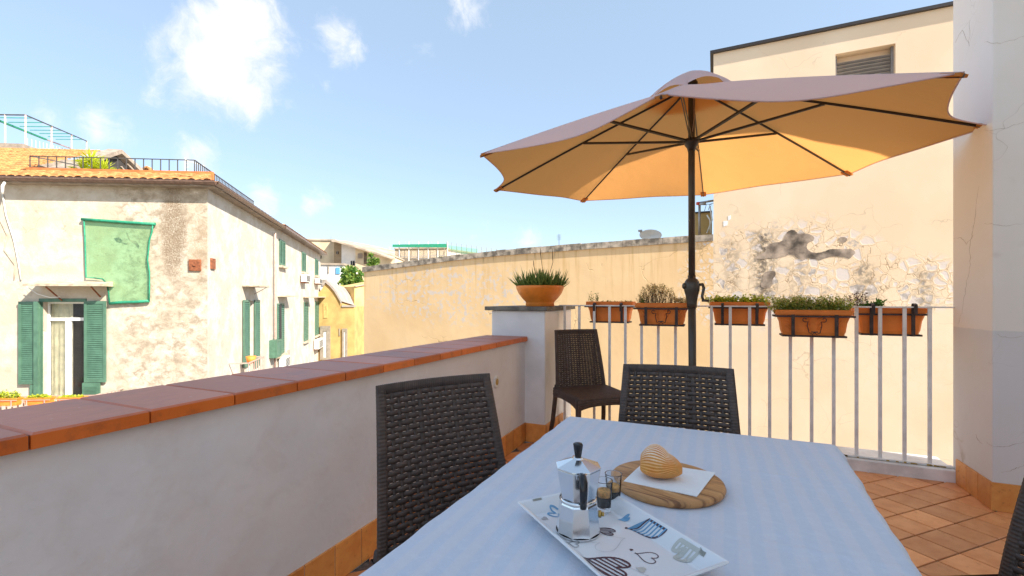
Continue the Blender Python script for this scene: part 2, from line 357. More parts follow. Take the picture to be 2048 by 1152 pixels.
def mat_coping():
    m, t, out = new_mat('terracotta_coping'); co = coords(t); r = t.n.new('ShaderNodeObjectInfo').outputs['Random']
    wco = t.n.new('ShaderNodeNewGeometry').outputs['Position']; nz = t.sep(t.n.new('ShaderNodeNewGeometry').outputs['Normal'])[2]
    n1 = t.noise(wco, 5, 6, .6); n2 = t.noise(t.mapping(wco, (6, 1.5, 6)), 9, 5, .7); sp = t.noise(wco, 55, 3, .6)
    c = t.mix(t.step(n1, .35, .65), (.70, .16, .018), (.80, .20, .028))
    dusty = t.mix(t.step(n2, .4, .65), (.46, .165, .125), (.54, .215, .165))
    c = t.mix(t.math('MULTIPLY', t.step(t.noise(wco, 14, 6, .7), .50, .70), .45), c, (.30, .085, .03))
    c = t.mix(t.math('MULTIPLY', t.step(nz, .5, .9), .85), c, dusty)
    c = t.mix(t.math('MULTIPLY', t.math('MULTIPLY', t.step(t.noise(wco, 3.2, 7, .7), .50, .66), .5), t.step(nz, .5, .9)), c, (.30, .14, .13))
    c = t.mix(t.math('MULTIPLY', t.math('MULTIPLY', t.step(sp, .66, .74), t.step(n1, .5, .62)), t.math('MULTIPLY', t.step(nz, .5, .9), .7)), c, (.66, .55, .50))
    c = t.mix(1.0, c, t.mix(r, (.82, .80, .80), (1.12, 1.12, 1.12)), 'MULTIPLY')
    principled(t, out, c, t.math('ADD', .34, t.math('MULTIPLY', n2, .25)), t.bump(t.math('ADD', n1, t.math('MULTIPLY', sp, .12)), .2, .004)); return m

def mat_cloth():
    m, t, out = new_mat('pale_blue_striped_cloth'); co = coords(t); s = t.sep(co)
    st = t.math('SINE', t.math('MULTIPLY', t.math('ADD', s[0], t.math('MULTIPLY', t.noise(co, 3, 2), .012)), 2 * pi / .040))
    wear = t.noise(co, 60, 4, .7)
    c = t.mix(t.step(st, -.5, .5), (.59, .635, .72), (.648, .655, .712))
    c = t.mix(t.math('MULTIPLY', t.step(wear, .45, .7), .35), c, (.70, .73, .78))
    h = t.math('ADD', t.math('MULTIPLY', t.noise(co, 7, 5, .5), 1.0), t.math('MULTIPLY', t.noise(co, 240, 3, .6), .10))
    h = t.math('ADD', h, t.math('MULTIPLY', st, .03))
    principled(t, out, c, .9, t.bump(h, .65, .014), Sheen_Weight=.2); return m

def mat_canopy(name='parasol_fabric'):
    m, t, out = new_mat(name); co = coords(t)
    n = t.noise(co, 3, 4); wv_ = t.noise(co, 300, 2)
    nm = t.bump(t.math('ADD', t.noise(t.warp(co, 4, .1), 6, 4), t.math('MULTIPLY', wv_, .05)), .5, .014)
    bf = t.n.new('ShaderNodeNewGeometry').outputs['Backfacing']      # one cloth; inner side coloured orange for sunlight glowing through, outer side lilac grey
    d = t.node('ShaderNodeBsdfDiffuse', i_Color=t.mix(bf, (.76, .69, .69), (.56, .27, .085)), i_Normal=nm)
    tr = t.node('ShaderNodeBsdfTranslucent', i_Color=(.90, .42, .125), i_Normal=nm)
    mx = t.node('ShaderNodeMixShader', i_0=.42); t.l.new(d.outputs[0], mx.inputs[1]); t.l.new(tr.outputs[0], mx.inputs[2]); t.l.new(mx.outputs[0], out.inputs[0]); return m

def mat_leaf(name, a, b, trans=.35, scale=30):
    m, t, out = new_mat(name); co = coords(t); c = t.mix(t.step(t.noise(co, scale, 2), .35, .65), a, b)
    p = t.node('ShaderNodeBsdfPrincipled', i_Base_Color=c, i_Roughness=.5)
    tr = t.node('ShaderNodeBsdfTranslucent', i_Color=t.mix(1.0, c, (1.5, 1.6, .8), 'MULTIPLY'))
    mx = t.node('ShaderNodeMixShader', i_0=trans); t.l.new(p.outputs[0], mx.inputs[1]); t.l.new(tr.outputs[0], mx.inputs[2]); t.l.new(mx.outputs[0], out.inputs[0]); return m

def mat_glass(name='clear_glass', col=(1, 1, 1), rough=0.0, ior=1.45):
    m, t, out = new_mat(name); principled(t, out, col, rough, None, Transmission_Weight=1.0, IOR=ior); return m

def mat_net():
    m, t, out = new_mat('green_safety_net'); co = coords(t)
    d = t.node('ShaderNodeBsdfDiffuse', i_Color=(.28, .60, .42)); tr = t.node('ShaderNodeBsdfTransparent', i_Color=(.86, .95, .85))
    f = t.math('ADD', .03, t.math('MULTIPLY', t.noise(co, 1.5, 5, .6), .12))
    mx = t.node('ShaderNodeMixShader', i_0=f); t.l.new(tr.outputs[0], mx.inputs[1]); t.l.new(d.outputs[0], mx.inputs[2]); t.l.new(mx.outputs[0], out.inputs[0]); return m

def mat_wood():
    m, t, out = new_mat('olive_wood'); co = coords(t)
    g = t.noise(t.warp(t.mapping(co, (2.5, 22, 5)), 1.4, .7), 2.6, 7, .6); g2 = t.noise(t.mapping(co, (6, 90, 10)), 3, 4)
    c = t.mix(t.step(g, .36, .52), (.20, .08, .028), (.55, .27, .10)); c = t.mix(t.step(g, .55, .72), c, (.72, .44, .21))
    c = t.mix(t.math('MULTIPLY', t.step(g2, .5, .7), .3), c, (.20, .10, .05))
    principled(t, out, c, .5, t.bump(g2, .15, .002)); return m

def mat_pastry():
    m, t, out = new_mat('baked_pastry'); co = coords(t); s = t.sep(co); nrm = t.sep(t.n.new('ShaderNodeNewGeometry').outputs['Normal'])
    at_ = t.n.new('ShaderNodeAttribute'); at_.attribute_name = 'ridge'; rdg = at_.outputs['Fac']
    n = t.noise(co, 45, 5, .6); n2 = t.noise(co, 220, 3, .6)
    c = t.mix(t.step(n, .35, .65), (.78, .24, .018), (.90, .38, .05))
    c = t.mix(t.math('MULTIPLY', t.step(t.noise(co, 22, 4, .6), .48, .68), .7), c, (.50, .16, .015))
    c = t.mix(t.math('MULTIPLY', t.step(rdg, .35, .9), .35), c, (.88, .62, .32))
    c = t.mix(t.math('MULTIPLY', t.step(rdg, .35, .1), .5), c, (.42, .15, .03))
    sug = t.math('MULTIPLY', t.step(t.math('ADD', s[2], t.math('MULTIPLY', t.math('SUBTRACT', n, .5), .03)), .030, .058), t.step(t.math('ADD', rdg, t.math('MULTIPLY', t.math('SUBTRACT', n2, .5), .9)), .15, .75))
    c = t.mix(t.math('MULTIPLY', sug, .72), c, (.90, .82, .70))
    principled(t, out, c, .5, t.bump(t.math('ADD', n2, n), .3, .001), Subsurface_Weight=.0); return m

def mat_brick(name, a, b, mortar, scale=3.0):
    m, t, out = new_mat(name); co = coords(t); s = t.sep(co)
    cv = t.node('ShaderNodeCombineXYZ', i_X=s[0], i_Y=s[2]).outputs[0]
    br = t.node('ShaderNodeTexBrick', i_Vector=cv, i_Color1=a, i_Color2=b, i_Mortar=mortar, i_Scale=scale)
    c = t.mix(t.math('MULTIPLY', t.noise(co, 2, 5), .5), br.outputs[0], mortar)
    principled(t, out, c, .9); return m

M = dict(
    parapet=mat_parapet(), block=mat_twotone(), build=mat_building(), bound=mat_boundary(), coping=mat_coping(),
    floor=mat_tile('terracotta_floor_tile', (.78, .32, .115), (.90, .43, .175), (.55, .19, .06), .38),
    skirt=mat_tile('terracotta_skirting_tile', (.72, .28, .065), (.84, .38, .10), (.45, .14, .035), .38),
    grout=simple('dark_grout', (.20, .17, .14), .9, .3, 40), lgrout=simple('pale_grout', (.62, .56, .48), .9, .15, 40),
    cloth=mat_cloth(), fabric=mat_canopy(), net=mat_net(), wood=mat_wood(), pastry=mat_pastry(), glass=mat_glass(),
    wicker=simple('dark_brown_plastic', (.082, .054, .042), .55, .18, 30, .15, 200), pole=simple('bronze_grey_paint', (.085, .075, .062), .38, .1, 12, metallic=.4),
    rib=simple('dark_brown_steel', (.035, .025, .02), .4, .1, 20), white=simple('chipped_white_paint', (.92, .90, .85), .5, .10, 9, .1, 40),
    iron=simple('rusty_black_iron', (.055, .035, .028), .55, .35, 30, .3, 120), terra=simple('orange_terracotta', (.90, .25, .035), .6, .10, 7, .12, 90),
    potterra=simple('smooth_terracotta_bowl', (.90, .26, .03), .42, .10, 9, .06, 60), slate=simple('grey_stone_slab', (.17, .155, .13), .7, .30, 14, .35, 45),
    pier=simple('white_pier_plaster', (.86, .84, .82), .8, .06, 3, .25, 9), marble=simple('weathered_marble', (.86, .84, .80), .45, .12, 7, .1, 40),
    alu=simple('polished_aluminium', (.80, .81, .82), .16, .03, 6, metallic=1.0), blackp=simple('black_bakelite', (.012, .012, .015), .22, .1, 10), brass=simple('brass_valve', (.55, .38, .12), .3, .1, 40, metallic=1.0),
    tray=simple('white_melamine', (.80, .80, .81), .12, .01, 4), napkin=simple('white_paper_napkin', (.86, .86, .85), .85, .02, 30, .25, 160),
    coffee=simple('black_coffee', (.006, .003, .002), .6, .1, 30), crema=simple('coffee_crema', (.78, .38, .08), .6, .25, 160),
    purple=simple('plum_print', (.075, .035, .055), .3, .05, 30), blue=simple('blue_print', (.16, .36, .56), .3, .05, 30), beige=simple('beige_print', (.55, .54, .48), .3, .04, 30), greyline=simple('grey_line_print', (.42, .42, .42), .3, .03, 30),
    leaf=mat_leaf('aloe_leaf', (.14, .22, .045), (.27, .34, .08), .25), herb=mat_leaf('green_herb_leaf', (.12, .20, .03), (.26, .32, .06)), lime=mat_leaf('yellow_green_leaf', (.44, .52, .03), (.62, .60, .06)),
    lime2=mat_leaf('fresh_thyme_leaf', (.34, .40, .07), (.52, .55, .15)), dry=mat_leaf('dry_straw_flower', (.50, .38, .20), (.66, .55, .36)), twig=simple('brown_twig', (.14, .08, .04), .8, .2, 30), dgreen=mat_leaf('deep_green_leaf', (.05, .13, .02), (.10, .22, .04)), darkdry=mat_leaf('dark_dried_flower', (.10, .05, .04), (.22, .13, .09), .1),
    soil=simple('potting_soil', (.07, .045, .03), .95, .4, 60, .6, 90),
    shut=simple('green_shutter_paint', (.08, .172, .112), .5, .12, 5, .05, 30), wframe=simple('white_window_paint', (.80, .79, .74), .45, .03, 6), curtain=simple('cream_curtain', (.72, .64, .44), .9, .10, 5, .2, 10),
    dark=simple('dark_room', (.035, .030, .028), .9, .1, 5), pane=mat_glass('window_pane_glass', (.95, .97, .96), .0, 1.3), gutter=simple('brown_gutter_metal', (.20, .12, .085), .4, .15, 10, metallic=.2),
    rooft=simple('orange_roof_tile', (.54, .255, .085), .8, .22, 5, .2, 30), fascia=simple('weathered_grey_board', (.34, .27, .21), .9, .15, 6, .2, 20), rust=simple('rusty_plate', (.28, .09, .035), .8, .25, 14, .2, 40),
    darkiron=simple('dark_railing_iron', (.07, .065, .06), .6, .2, 10), pinkiron=simple('primer_pink_iron', (.50, .34, .28), .6, .1, 10), teal=simple('teal_painted_iron', (.05, .30, .25), .5, .1, 10), netrope=simple('green_net_hem', (.02, .26, .14), .6, .15, 12),
    church=simple('ochre_yellow_plaster', (.50, .33, .115), .9, .14, 1.2, .3, 4), paleyel=simple('pale_yellow_plaster', (.62, .43, .17), .9, .14, 1.0, .3, 4), stone=simple('grey_window_stone', (.30, .25, .19), .85, .12, 5, .2, 12), lead=simple('grey_roof_sheet', (.36, .31, .27), .8, .12, 2),
    farcream=simple('far_cream_plaster', (.74, .58, .38), .9, .14, .6), farwhite=simple('far_white_plaster', (.84, .79, .72), .9, .07, .6), farbrown=mat_brick('far_brown_brick', (.40, .26, .14), (.30, .19, .10), (.45, .34, .22), 1.5), fartile=simple('far_old_roof', (.44, .35, .26), .9, .2, .8),
    cable=simple('white_cable', (.78, .76, .70), .6, .03, 5), acw=simple('air_conditioner_white', (.76, .73, .66), .5, .05, 5), asphalt=simple('street_asphalt', (.06, .058, .055), .9, .2, 3), ground=simple('city_ground', (.34, .29, .23), .95, .25, .05),
    hood=simple('concrete_hood', (.52, .42, .30), .9, .2, 6, .3, 30), patch=simple('bare_grey_render', (.36, .28, .215), .95, .5, 4, .5, 60), crackb=simple('crack_line', (.47, .35, .26), .95, .2, 40), ochrecap=simple('ochre_plastic_cap', (.52, .34, .08), .5, .08, 30), paper=simple('poster_blue', (.12, .35, .6), .6, .1, 8),
    louv=simple('grey_louvre_metal', (.28, .26, .25), .5, .1, 9), steel=simple('galvanised_steel', (.42, .40, .38), .45, .15, 9, metallic=.5), barkm=simple('tree_bark', (.16, .11, .07), .9, .3, 6),
)
M['facade1'] = mat_facade('patched_cream_facade', (.60, .53, .43), (.52, .435, .325), (.44, .345, .24), .55,
    marks=[(-.95, 10.2, .40, 1.6, 1.0, (.22, .155, .095)), (-.25, 9.7, .35, .9, .6, (.36, .25, .15)), (-1.2, 11.15, 1.2, .10, .6, (.42, .32, .22)), (-3.9, 8.7, 2.0, .18, .4, (.6, .55, .5))], rough_reg=-2.3)
M['facade2'] = mat_facade('pale_street_facade', (.57, .52, .455), (.50, .43, .345), (.42, .335, .24), .6)

# ------------------------------------------------------------------ ground and street far below the terrace
GZ = -7.0
tag(MB().box(-400, 400, -300, 800, GZ - .5, GZ).build('ground', M['ground']), kind='structure')
stf = Fr(EYE * 0 + FV * 13.5 + RV * ((415 - 1024) / FOC * 13.5) + Vector((0, 0, GZ)), radians(-14.4))     # street wall frame, origin at the corner of the left building
tag(MB().box(-12, 26, -5.5, 0, .0, .02).build('street', M['asphalt'], mat=stf.M), kind='structure')

# ------------------------------------------------------------------ terrace: floor, parapet, pier, curb
PX, PYW = -1.375, 3.34          # parapet inner face, pier front face
fl = tag(MB().box(-1.72, 2.4, -2.6, 3.90, -.35, -.008).build('terrace_floor', M['grout']), kind='structure')
tp = .163; tile_me = MB().slab(tp / 2 - .0036, tp / 2 - .0036, .012, .0018).mesh('tile', M['floor'])
tile_many = MB(); q = sqrt(.5)
for i in range(-30, 40):
    for j in range(-40, 30):
        a, b = (i + .5) * tp, (j + .5) * tp
        x = .874 + (a + b) * q; y = 3.222 + (a - b) * q
        if not (PX - .05 < x < 2.35 and -2.4 < y < 3.72): continue
        if x > 1.5 and y > 3.3: continue
        c_ = EYE.xy; d = Vector((x, y, 0)).dot(FV); l = Vector((x, y, 0)).dot(RV)
        vis = d > .3 and abs(l / d) < 1.16 and (x > .42 + .1 * (y - 1.5) and y > 1.0 or (x < -.80 and y > .9) or (x < -.95 and y > .9))
        if vis:
            o = link('tile', tile_me, fl, Matrix.Translation((x, y, 0)) @ Matrix.Rotation(pi / 4 + rnd.uniform(-.004, .004), 4, 'Z') @ Matrix.Rotation(rnd.uniform(-.0015, .0015), 4, 'X'))
        else:
            h = tp * q - .004; b0 = len(tile_many.v)
            tile_many.add([(x - h, y, 0), (x, y - h, 0), (x + h, y, 0), (x, y + h, 0)], [(0, 1, 2, 3)])
tag(tile_many.build('tile_field', M['floor'], fl), kind='stuff')

pw = thing('parapet_wall', 'low grey plastered parapet with terracotta coping running along the left side of the terrace', 'wall', loc=(PX, 0, 0))
MB().box(-.31, 0, -3, PYW, -.3, .795).build('wall_body', M['parapet'], pw)
cw = .230; cme = MB().slab(.182, cw / 2 - .0022, .036, .005).mesh('coping_tile', M['coping'])
y = .474 - cw * 14
while y < PYW - .02:
    y1 = min(y + cw, PYW - .003)
    if y1 - y > .2: link('coping_tile', cme, pw, LW(pw, Matrix.Translation((-.158, y + cw / 2, .832 + rnd.uniform(-.0008, .0008)))))
    else: MB().slab(.182, (y1 - y) / 2 - .0022, .036, .005).build('coping_tile', M['coping'], pw, LW(pw, Matrix.Translation((-.158, (y + y1) / 2, .832))))
    y += cw
MB().box(-.33, .015, -3, PYW - .006, .795, .826).build('mortar_bed', M['grout'], pw)
def skirting(parent, p, q, h=.148, w=.146, th=.009, first=0.0, name='skirting_tile'):   # tiles from p to q, face towards the left of p->q
    p = Vector((*p, 0)); q = Vector((*q, 0)); L = (q - p).length; u = (q - p).normalized(); n = Vector((-u.y, u.x, 0))
    ang = atan2(u.y, u.x); s = -first; cache = {}
    MB().bar(p + n * (th * .3) + Vector((0, 0, h * .49)), q + n * (th * .3) + Vector((0, 0, h * .49)), th * .6, h * .98, mi=0).build('grout_strip', M['lgrout'], parent)
    while s < L - .01:
        a, b = max(0, s), min(L, s + w); k = round(b - a, 4)
        if k > .012:
            if k not in cache: cache[k] = MB().slab(k / 2 - .002, h / 2, th, .0015).mesh(name, M['skirt'])
            ctr = p + u * ((a + b) / 2) + n * th + Vector((0, 0, h / 2 + .001))
            mt = Matrix.Translation(ctr) @ Matrix.Rotation(ang, 4, 'Z') @ Matrix.Rotation(radians(-90), 4, 'X') @ Matrix.Rotation(pi, 4, 'Z')
            link(name, cache[k], parent, LW(parent, mt))
        s += w
# skirting along the parapet: face normal +X  (p->q heads -Y, left of it is +X)
skp = thing('parapet_skirting', 'row of brown veined terracotta skirting tiles at the foot of the grey parapet', 'skirting', loc=(PX, PYW, 0))
skirting(skp, (0, 0), (0, -5.5), first=.06)

pr = thing('pier', 'square white plastered pier with a dark stone slab on top ending the parapet', 'pier', loc=(-1.44, 3.69, 0))
MB().box(-.23, .234, -.35, .36, -.3, 1.034).build('pier_body', M['pier'], pr, bevel=.008)
MB().box(-.275, .262, -.39, .40, 1.036, 1.068).build('stone_slab', M['slate'], pr, bevel=.004)
skq = thing('pier_skirting', 'brown terracotta skirting tiles wrapped round the foot of the white pier', 'skirting', loc=(-1.206, 3.34, 0))
def skirt_piece(parent, x0, x1, y0, y1, h=.148): MB().box(x0, x1, y0, y1, .001, h).build('skirting_tile', M['skirt'], parent, bevel=.0015)
skirt_piece(skq, -.166, -.158, -.010, -.001); skirt_piece(skq, -.155, .009, -.010, -.001)
for k in range(3): skirt_piece(skq, .001, .010, .002 + k * .146, .002 + k * .146 + .143)

rs = thing('wall_outlet', 'round white ring with an ochre disc set into the grey parapet wall', 'outlet cover', loc=(PX, onx(992, PX, 764).y, onx(992, PX, 764).z))
MB().lathe([(.0, .004), (.017, .004), (.018, .008), (.0285, .008), (.032, .004), (.032, -.001)], 40).build('ring', M['wframe'], rs, WM[rs.name] @ Matrix.Rotation(radians(90), 4, 'Y') @ Matrix.Scale(1.35, 4))
MB().lathe([(.0, .0075), (.015, .0075), (.0185, .0045)], 32).build('disc', M['ochrecap'], rs, WM[rs.name] @ Matrix.Rotation(radians(90), 4, 'Y') @ Matrix.Scale(1.35, 4))

curb = thing('marble_threshold', 'whitish marble kerb under the white railing', 'kerb', loc=(.05, 3.645, 0))
for k in range(3):
    x0 = -1.255 + k * .855; MB().box(x0, x0 + .851, 0, .285, -.2, .074).build('marble_slab', M['marble'], curb, bevel=.006)

# house wall on the right and an unseen house volume added to shade the terrace
hb = thing('house_wall', 'tall cracked wall corner, cream above and grey below, right of the railing', 'wall', loc=(1.355, 3.26, 0))
MB().box(0, .32, 0, .445, -.3, 6.6).build('wall_body', M['block'], hb, bevel=.006)
skb = thing('house_wall_skirting', 'orange terracotta skirting tiles round the foot of the cracked house wall on the right', 'skirting', loc=(1.355, 3.26, 0))
for k in range(3): skirt_piece(skb, -.0095, -.001, .002 + k * .128, .002 + k * .128 + .1255, .150)
for k in range(3): skirt_piece(skb, -.0095 + k * .15, -.0095 + k * .15 + .148, -.0105, -.001, .150)
def crack(pxs, plane, w_=.0010, parent=hb):
    P_ = []
    for (xa, ya), (xb, yb_) in zip(pxs, pxs[1:]):
        for k in range(5): P_.append((xa + (xb - xa) * k / 5 + rnd.uniform(-1.6, 1.6), ya + (yb_ - ya) * k / 5 + rnd.uniform(-1.6, 1.6)))
    P_.append(pxs[-1]); mb = MB(); W3 = []
    for px, py in P_:
        r_ = ray(px, py); t_ = (1.355 / r_.x) if plane == 'x' else (3.26 / r_.y); p = EYE + r_ * t_ - Vector((1.355, 3.26, 0)); W3.append(p + (Vector((-.0002, 0, 0)) if plane == 'x' else Vector((0, -.0002, 0))))
    n = len(W3); mb.tube(W3, [w_ * (.35 + .65 * sin(pi * (k + .5) / n)) * rnd.uniform(.5, 1.3) for k in range(n)], 4, smooth=False); mb.build('crack', M['crackb'], parent)
for pl_, L_ in (('x', [(1957, 372), (1951, 420), (1947, 462), (1939, 490), (1941, 530), (1933, 570), (1927, 610), (1917, 648)]), ('x', [(1907, 478), (1922, 474), (1934, 488), (1947, 470)]), ('x', [(1912, 86), (1925, 60), (1938, 92), (1940, 40)]),
                ('y', [(1968, 84), (2000, 88), (2048, 72)]), ('y', [(1972, 262), (2010, 256), (2048, 244)]), ('y', [(1968, 446), (2005, 452), (2048, 447)]), ('y', [(1956 + 14, 884), (1985, 892), (2012, 893), (2048, 884)]), ('y', [(2004, 946), (2030, 938), (2048, 930)]), ('y', [(1990, 668), (2015, 676), (2048, 672)]),
                ('x', [(1952, 868), (1957, 880), (1965, 888)])): crack(L_, pl_)
hs = thing('unseen_shade_house', 'unseen plain cream house volume added along the right side to shade the terrace', 'house', loc=(2.45, 0, 0))
wmb = MB(); MB().box(0, 2.4, -3.2, 3.255, -.4, 5.6).build('house_body', M['block'], hs)
MB().box(-.03, 0, .6, 1.6, .02, 2.2).build('door', M['shut'], hs)

# ------------------------------------------------------------------ railing
RY = 3.70
rl = thing('railing', 'white painted metal railing of thin flat bars between the pier and the house wall', 'railing', loc=(0, RY, .076))
xs = [-1.158 + .1263 * k for k in range(20)]
bme = MB().box(-.0100, .0100, -.006, .006, .012, .993).mesh('bar', M['white'])
for x in xs: link('bar', bme, rl, LW(rl, Matrix.Translation((x, 0, 0))))
MB().box(-1.205, 1.354, -.02, .02, .993, 1.003).build('top_rail', M['white'], rl, bevel=.002)
MB().box(-1.205, 1.354, -.017, .017, .002, .012).build('bottom_rail', M['white'], rl)
rust = MB()
for k in range(26):
    x = rnd.uniform(.4, 1.33); l = rnd.uniform(.006, .03); rust.box(x, x + l, -.0195, -.0172, .001, .006 + rnd.uniform(0, .005))
tag(rust.build('rust_flakes', M['ochrecap'], rl), kind='stuff')
# ------------------------------------------------------------------ plants
def leaf_quad(mb, p, d, l, w, mi=0, r=rnd, bend=.25):
    d = Vector(d).normalized(); s = d.cross(Vector((r.uniform(-1, 1), r.uniform(-1, 1), r.uniform(-.3, 1)))); s = s.normalized() if s.length > .01 else d.orthogonal().normalized()
    p = Vector(p); n = s.cross(d) * (l * bend)
    mb.add([p, p + d * l * .5 + s * w / 2 - n * .3, p + d * l - n, p + d * l * .5 - s * w / 2 - n * .3], [(0, 1, 2, 3)], mi)
def bush(mb, x0, x1, y0, y1, z, hfn, nstem, nleaf, ll, lw, mis, r, stem_mi=None, lean=.25, tips=None):
    for _ in range(nstem):
        x = r.uniform(x0, x1); y = r.uniform(y0, y1); h = hfn((x - x0) / (x1 - x0)) * r.uniform(.55, 1.05)
        top = Vector((x + r.gauss(0, lean) * h, y + r.gauss(0, lean) * h, z + h)); b = Vector((x, y, z - .01)); mid = (b + top) / 2 + Vector((r.gauss(0, .1) * h, r.gauss(0, .1) * h, 0))
        if stem_mi is not None: mb.tube([b, mid, top], [.0013, .001, .0006], 3, stem_mi, cap=False)
        for k in range(nleaf):
            t_ = r.random() ** .7; p = b.lerp(mid, t_ * 2) if t_ < .5 else mid.lerp(top, t_ * 2 - 1)
            d = Vector((r.gauss(0, 1), r.gauss(0, 1), r.uniform(-.2, 1)))
            leaf_quad(mb, p, d, ll * r.uniform(.6, 1.2), lw * r.uniform(.7, 1.2), r.choice(mis), r)
        if tips:
            for k in range(tips[0]): leaf_quad(mb, top + Vector((r.gauss(0, .006), r.gauss(0, .006), r.gauss(0, .006))), (r.gauss(0, 1), r.gauss(0, 1), r.gauss(0, 1)), tips[1], tips[1], tips[2], r)

# ------------------------------------------------------------------ window-box planters hung on the railing
def trough(x0, x1, yc, dep, zt, zb, inside):
    mb = MB(); W = (x1 - x0) / 2; D = dep / 2
    L = [(W - .045, D - .022, zb), (W - .038, D - .018, zb + .02), (W - .036, D - .018, zb + .024), (W - .028, D - .014, (zb + zt) / 2), (W - .012, D - .006, zt - .036), (W - .008, D - .003, zt - .033),
         (W, D, zt - .030), (W, D, zt - .004), (W - .004, D - .004, zt), (W - .014, D - .012, zt), (W - .018, D - .016, zt - .03)]
    vs = []; n = 8
    for a, b, z in L:
        c = min(.012, b * .3)
        vs += [(-a + c, -b, z), (a - c, -b, z), (a, -b + c, z), (a, b - c, z), (a - c, b, z), (-a + c, b, z), (-a, b - c, z), (-a, -b + c, z)]
    fs = [(i * n + k, i * n + (k + 1) % n, (i + 1) * n + (k + 1) % n, (i + 1) * n + k) for i in range(len(L) - 1) for k in range(n)]
    fs.append(tuple(reversed(range(n)))); mb.add(vs, fs)
    return mb
PLN = []
def planter(px0, px1, yc, zt, zb, inside, label, scroll, blabel, yface=None):
    yf = yc - .085 if inside else yc + 0.0
    x0 = ony(px0, yf - (0 if inside else .07)).x; x1 = ony(px1, yf - (0 if inside else .07)).x; xc = (x0 + x1) / 2; W = (x1 - x0) / 2
    th = thing('planter_box', label, 'planter', loc=(xc, yc, zb), group='terracotta planter boxes on the railing')
    bx = trough(-W, W, 0, .17, zt - zb, 0, inside).build('box', M['terra'], th)
    MB().box(-W + .02, W - .02, -.066, .066, zt - zb - .03, zt - zb - .014).build('soil', M['soil'], th)
    h = zt - zb
    if inside:      # moulded acanthus ribs on the face
        mb = MB()
        for s in (-1, 0, 1):
            for k in range(3):
                for m_ in ((-1, 1) if s == 0 else (1,)):
                    cx = s * W * .62 + (m_ * .02 if s == 0 else 0); zz = .035 + k * .032; sg = (s if s else m_)
                    P = [(cx + sg * (.000 + .030 * t_) , -.0695 - (zz + .03 * t_) * .09 - .002 * sin(t_ * pi), zz + .030 * sin(t_ * 1.9)) for t_ in [i / 5 for i in range(6)]]
                    mb.tube(P, [.002, .0045, .005, .0045, .0035, .0015], 6)
        tag(mb.build('leaf_relief', M['terra'], bx), kind='stuff')
    br = thing('planter_bracket', blabel, 'bracket', loc=(xc, yc, zb), group='black iron brackets holding the planter boxes')
    mb = MB(); e = W * .98; D = .092
    for (z, ee, dd) in ((h - .042, e + .012, D + .002), (-.006, e - .03, .08)):
        mb.box(-ee, ee, -dd - .003, -dd + .003, z - .006, z + .006).box(-ee, ee, dd - .003, dd + .003, z - .006, z + .006)
        mb.box(-ee, -ee + .006, -dd + .003, dd - .003, z - .006, z + .006).box(ee - .006, ee, -dd + .003, dd - .003, z - .006, z + .006)
    for x in (-W * .5, 0, W * .5): mb.box(x - .008, x + .008, -.077, .077, -.0125, -.0065)
    mb.build('frame', M['iron'], br)
    rail_l = RY - yc; rz = 1.079 - zb
    for x in (-W * .56, W * .56):
        fm = MB(); fs_ = -1 if inside else -1
        fm.box(x - .010, x + .010, -D - .008, -D - .0035, -.012, h - .03)
        sgn = 1 if rail_l > 0 else -1
        y0 = sgn * D + sgn * .004; hook = [(x, y0, h - .04), (x, y0, rz + .012), (x, rail_l - sgn * .004, rz + .018), (x, rail_l + sgn * .026, rz + .010), (x, rail_l + sgn * .026, rz - .05)]
        fm.build('strap', M['iron'], br); fm = MB()
        for a, b in zip(hook, hook[1:]): fm.bar(a, b, .018, .004, up=(0, 1, 0) if abs(a[1] - b[1]) < 1e-4 else (0, 0, 1))
        fm.build('hook', M['iron'], br)
    if scroll:
        sm = MB()
        for s in (-1, 1):
            P = []
            for k in range(9):
                a = k / 8 * 1.6 * pi; r_ = .006 + .011 * k / 8
                P.append((s * (.052 + r_ * cos(a + pi)), -D - .007, h - .062 + r_ * sin(a)))
            P += [(s * .036, -D - .007, h - .075), (s * .040, -D - .007, h - .10), (s * .030, -D - .007, .018), (s * .010, -D - .007, .008), (0, -D - .007, .022)]
            sm.tube([tuple(v) for v in P], .0028, 5)
        sm.box(-.018, .018, -D - .012, -D - .006, .020, .027)
        sm.build('scroll', M['iron'], br)
    return xc, W, yc, zt
yo, yi = 3.815, 3.59
def zat(py, y, px): r = ray(px, py); return CAM_H + r.z * (y / r.y)
P = [planter(1172, 1266, yo, zat(603, yo - .08, 1220), zat(643, yo - .08, 1220), False, 'terracotta planter box nearest the white pier, half hidden behind white bars', False, 'iron bracket of the planter nearest the white pier'),
     planter(1269, 1378, yi, zat(606, yi - .08, 1320), zat(649, yi - .08, 1320), True, 'terracotta planter box full of dry straw flowers, left of the parasol pole', True, 'black iron bracket with a scroll below the dry straw flowers'),
     planter(1419, 1541, yo, zat(604, yo - .08, 1480), zat(648, yo - .08, 1480), False, 'terracotta planter box with low yellow green growth, just right of the parasol pole', False, 'iron bracket of the planter just right of the parasol pole'),
     planter(1553, 1708, yi, zat(620, yi - .08, 1630), zat(671, yi - .08, 1630), True, 'terracotta planter box with moulded leaves and green thyme, lowest and nearest of the row', True, 'black iron bracket with a scroll in front of the moulded leaf planter'),
     planter(1709, 1857, yo, zat(616, yo - .08, 1780), zat(668, yo - .08, 1780), False, 'plain terracotta planter box behind the bars nearest the cracked house wall', False, 'iron bracket of the planter nearest the cracked house wall')]
r = random.Random(11)
def plant(i, label, fn, mats, cat='plant', name='plant'):
    xc, W, yc, zt = P[i]; mb = MB(); fn(mb, W); o = mb.build(name, mats, None, TR(xc, yc, zt - .02)); tag(o, label, cat)
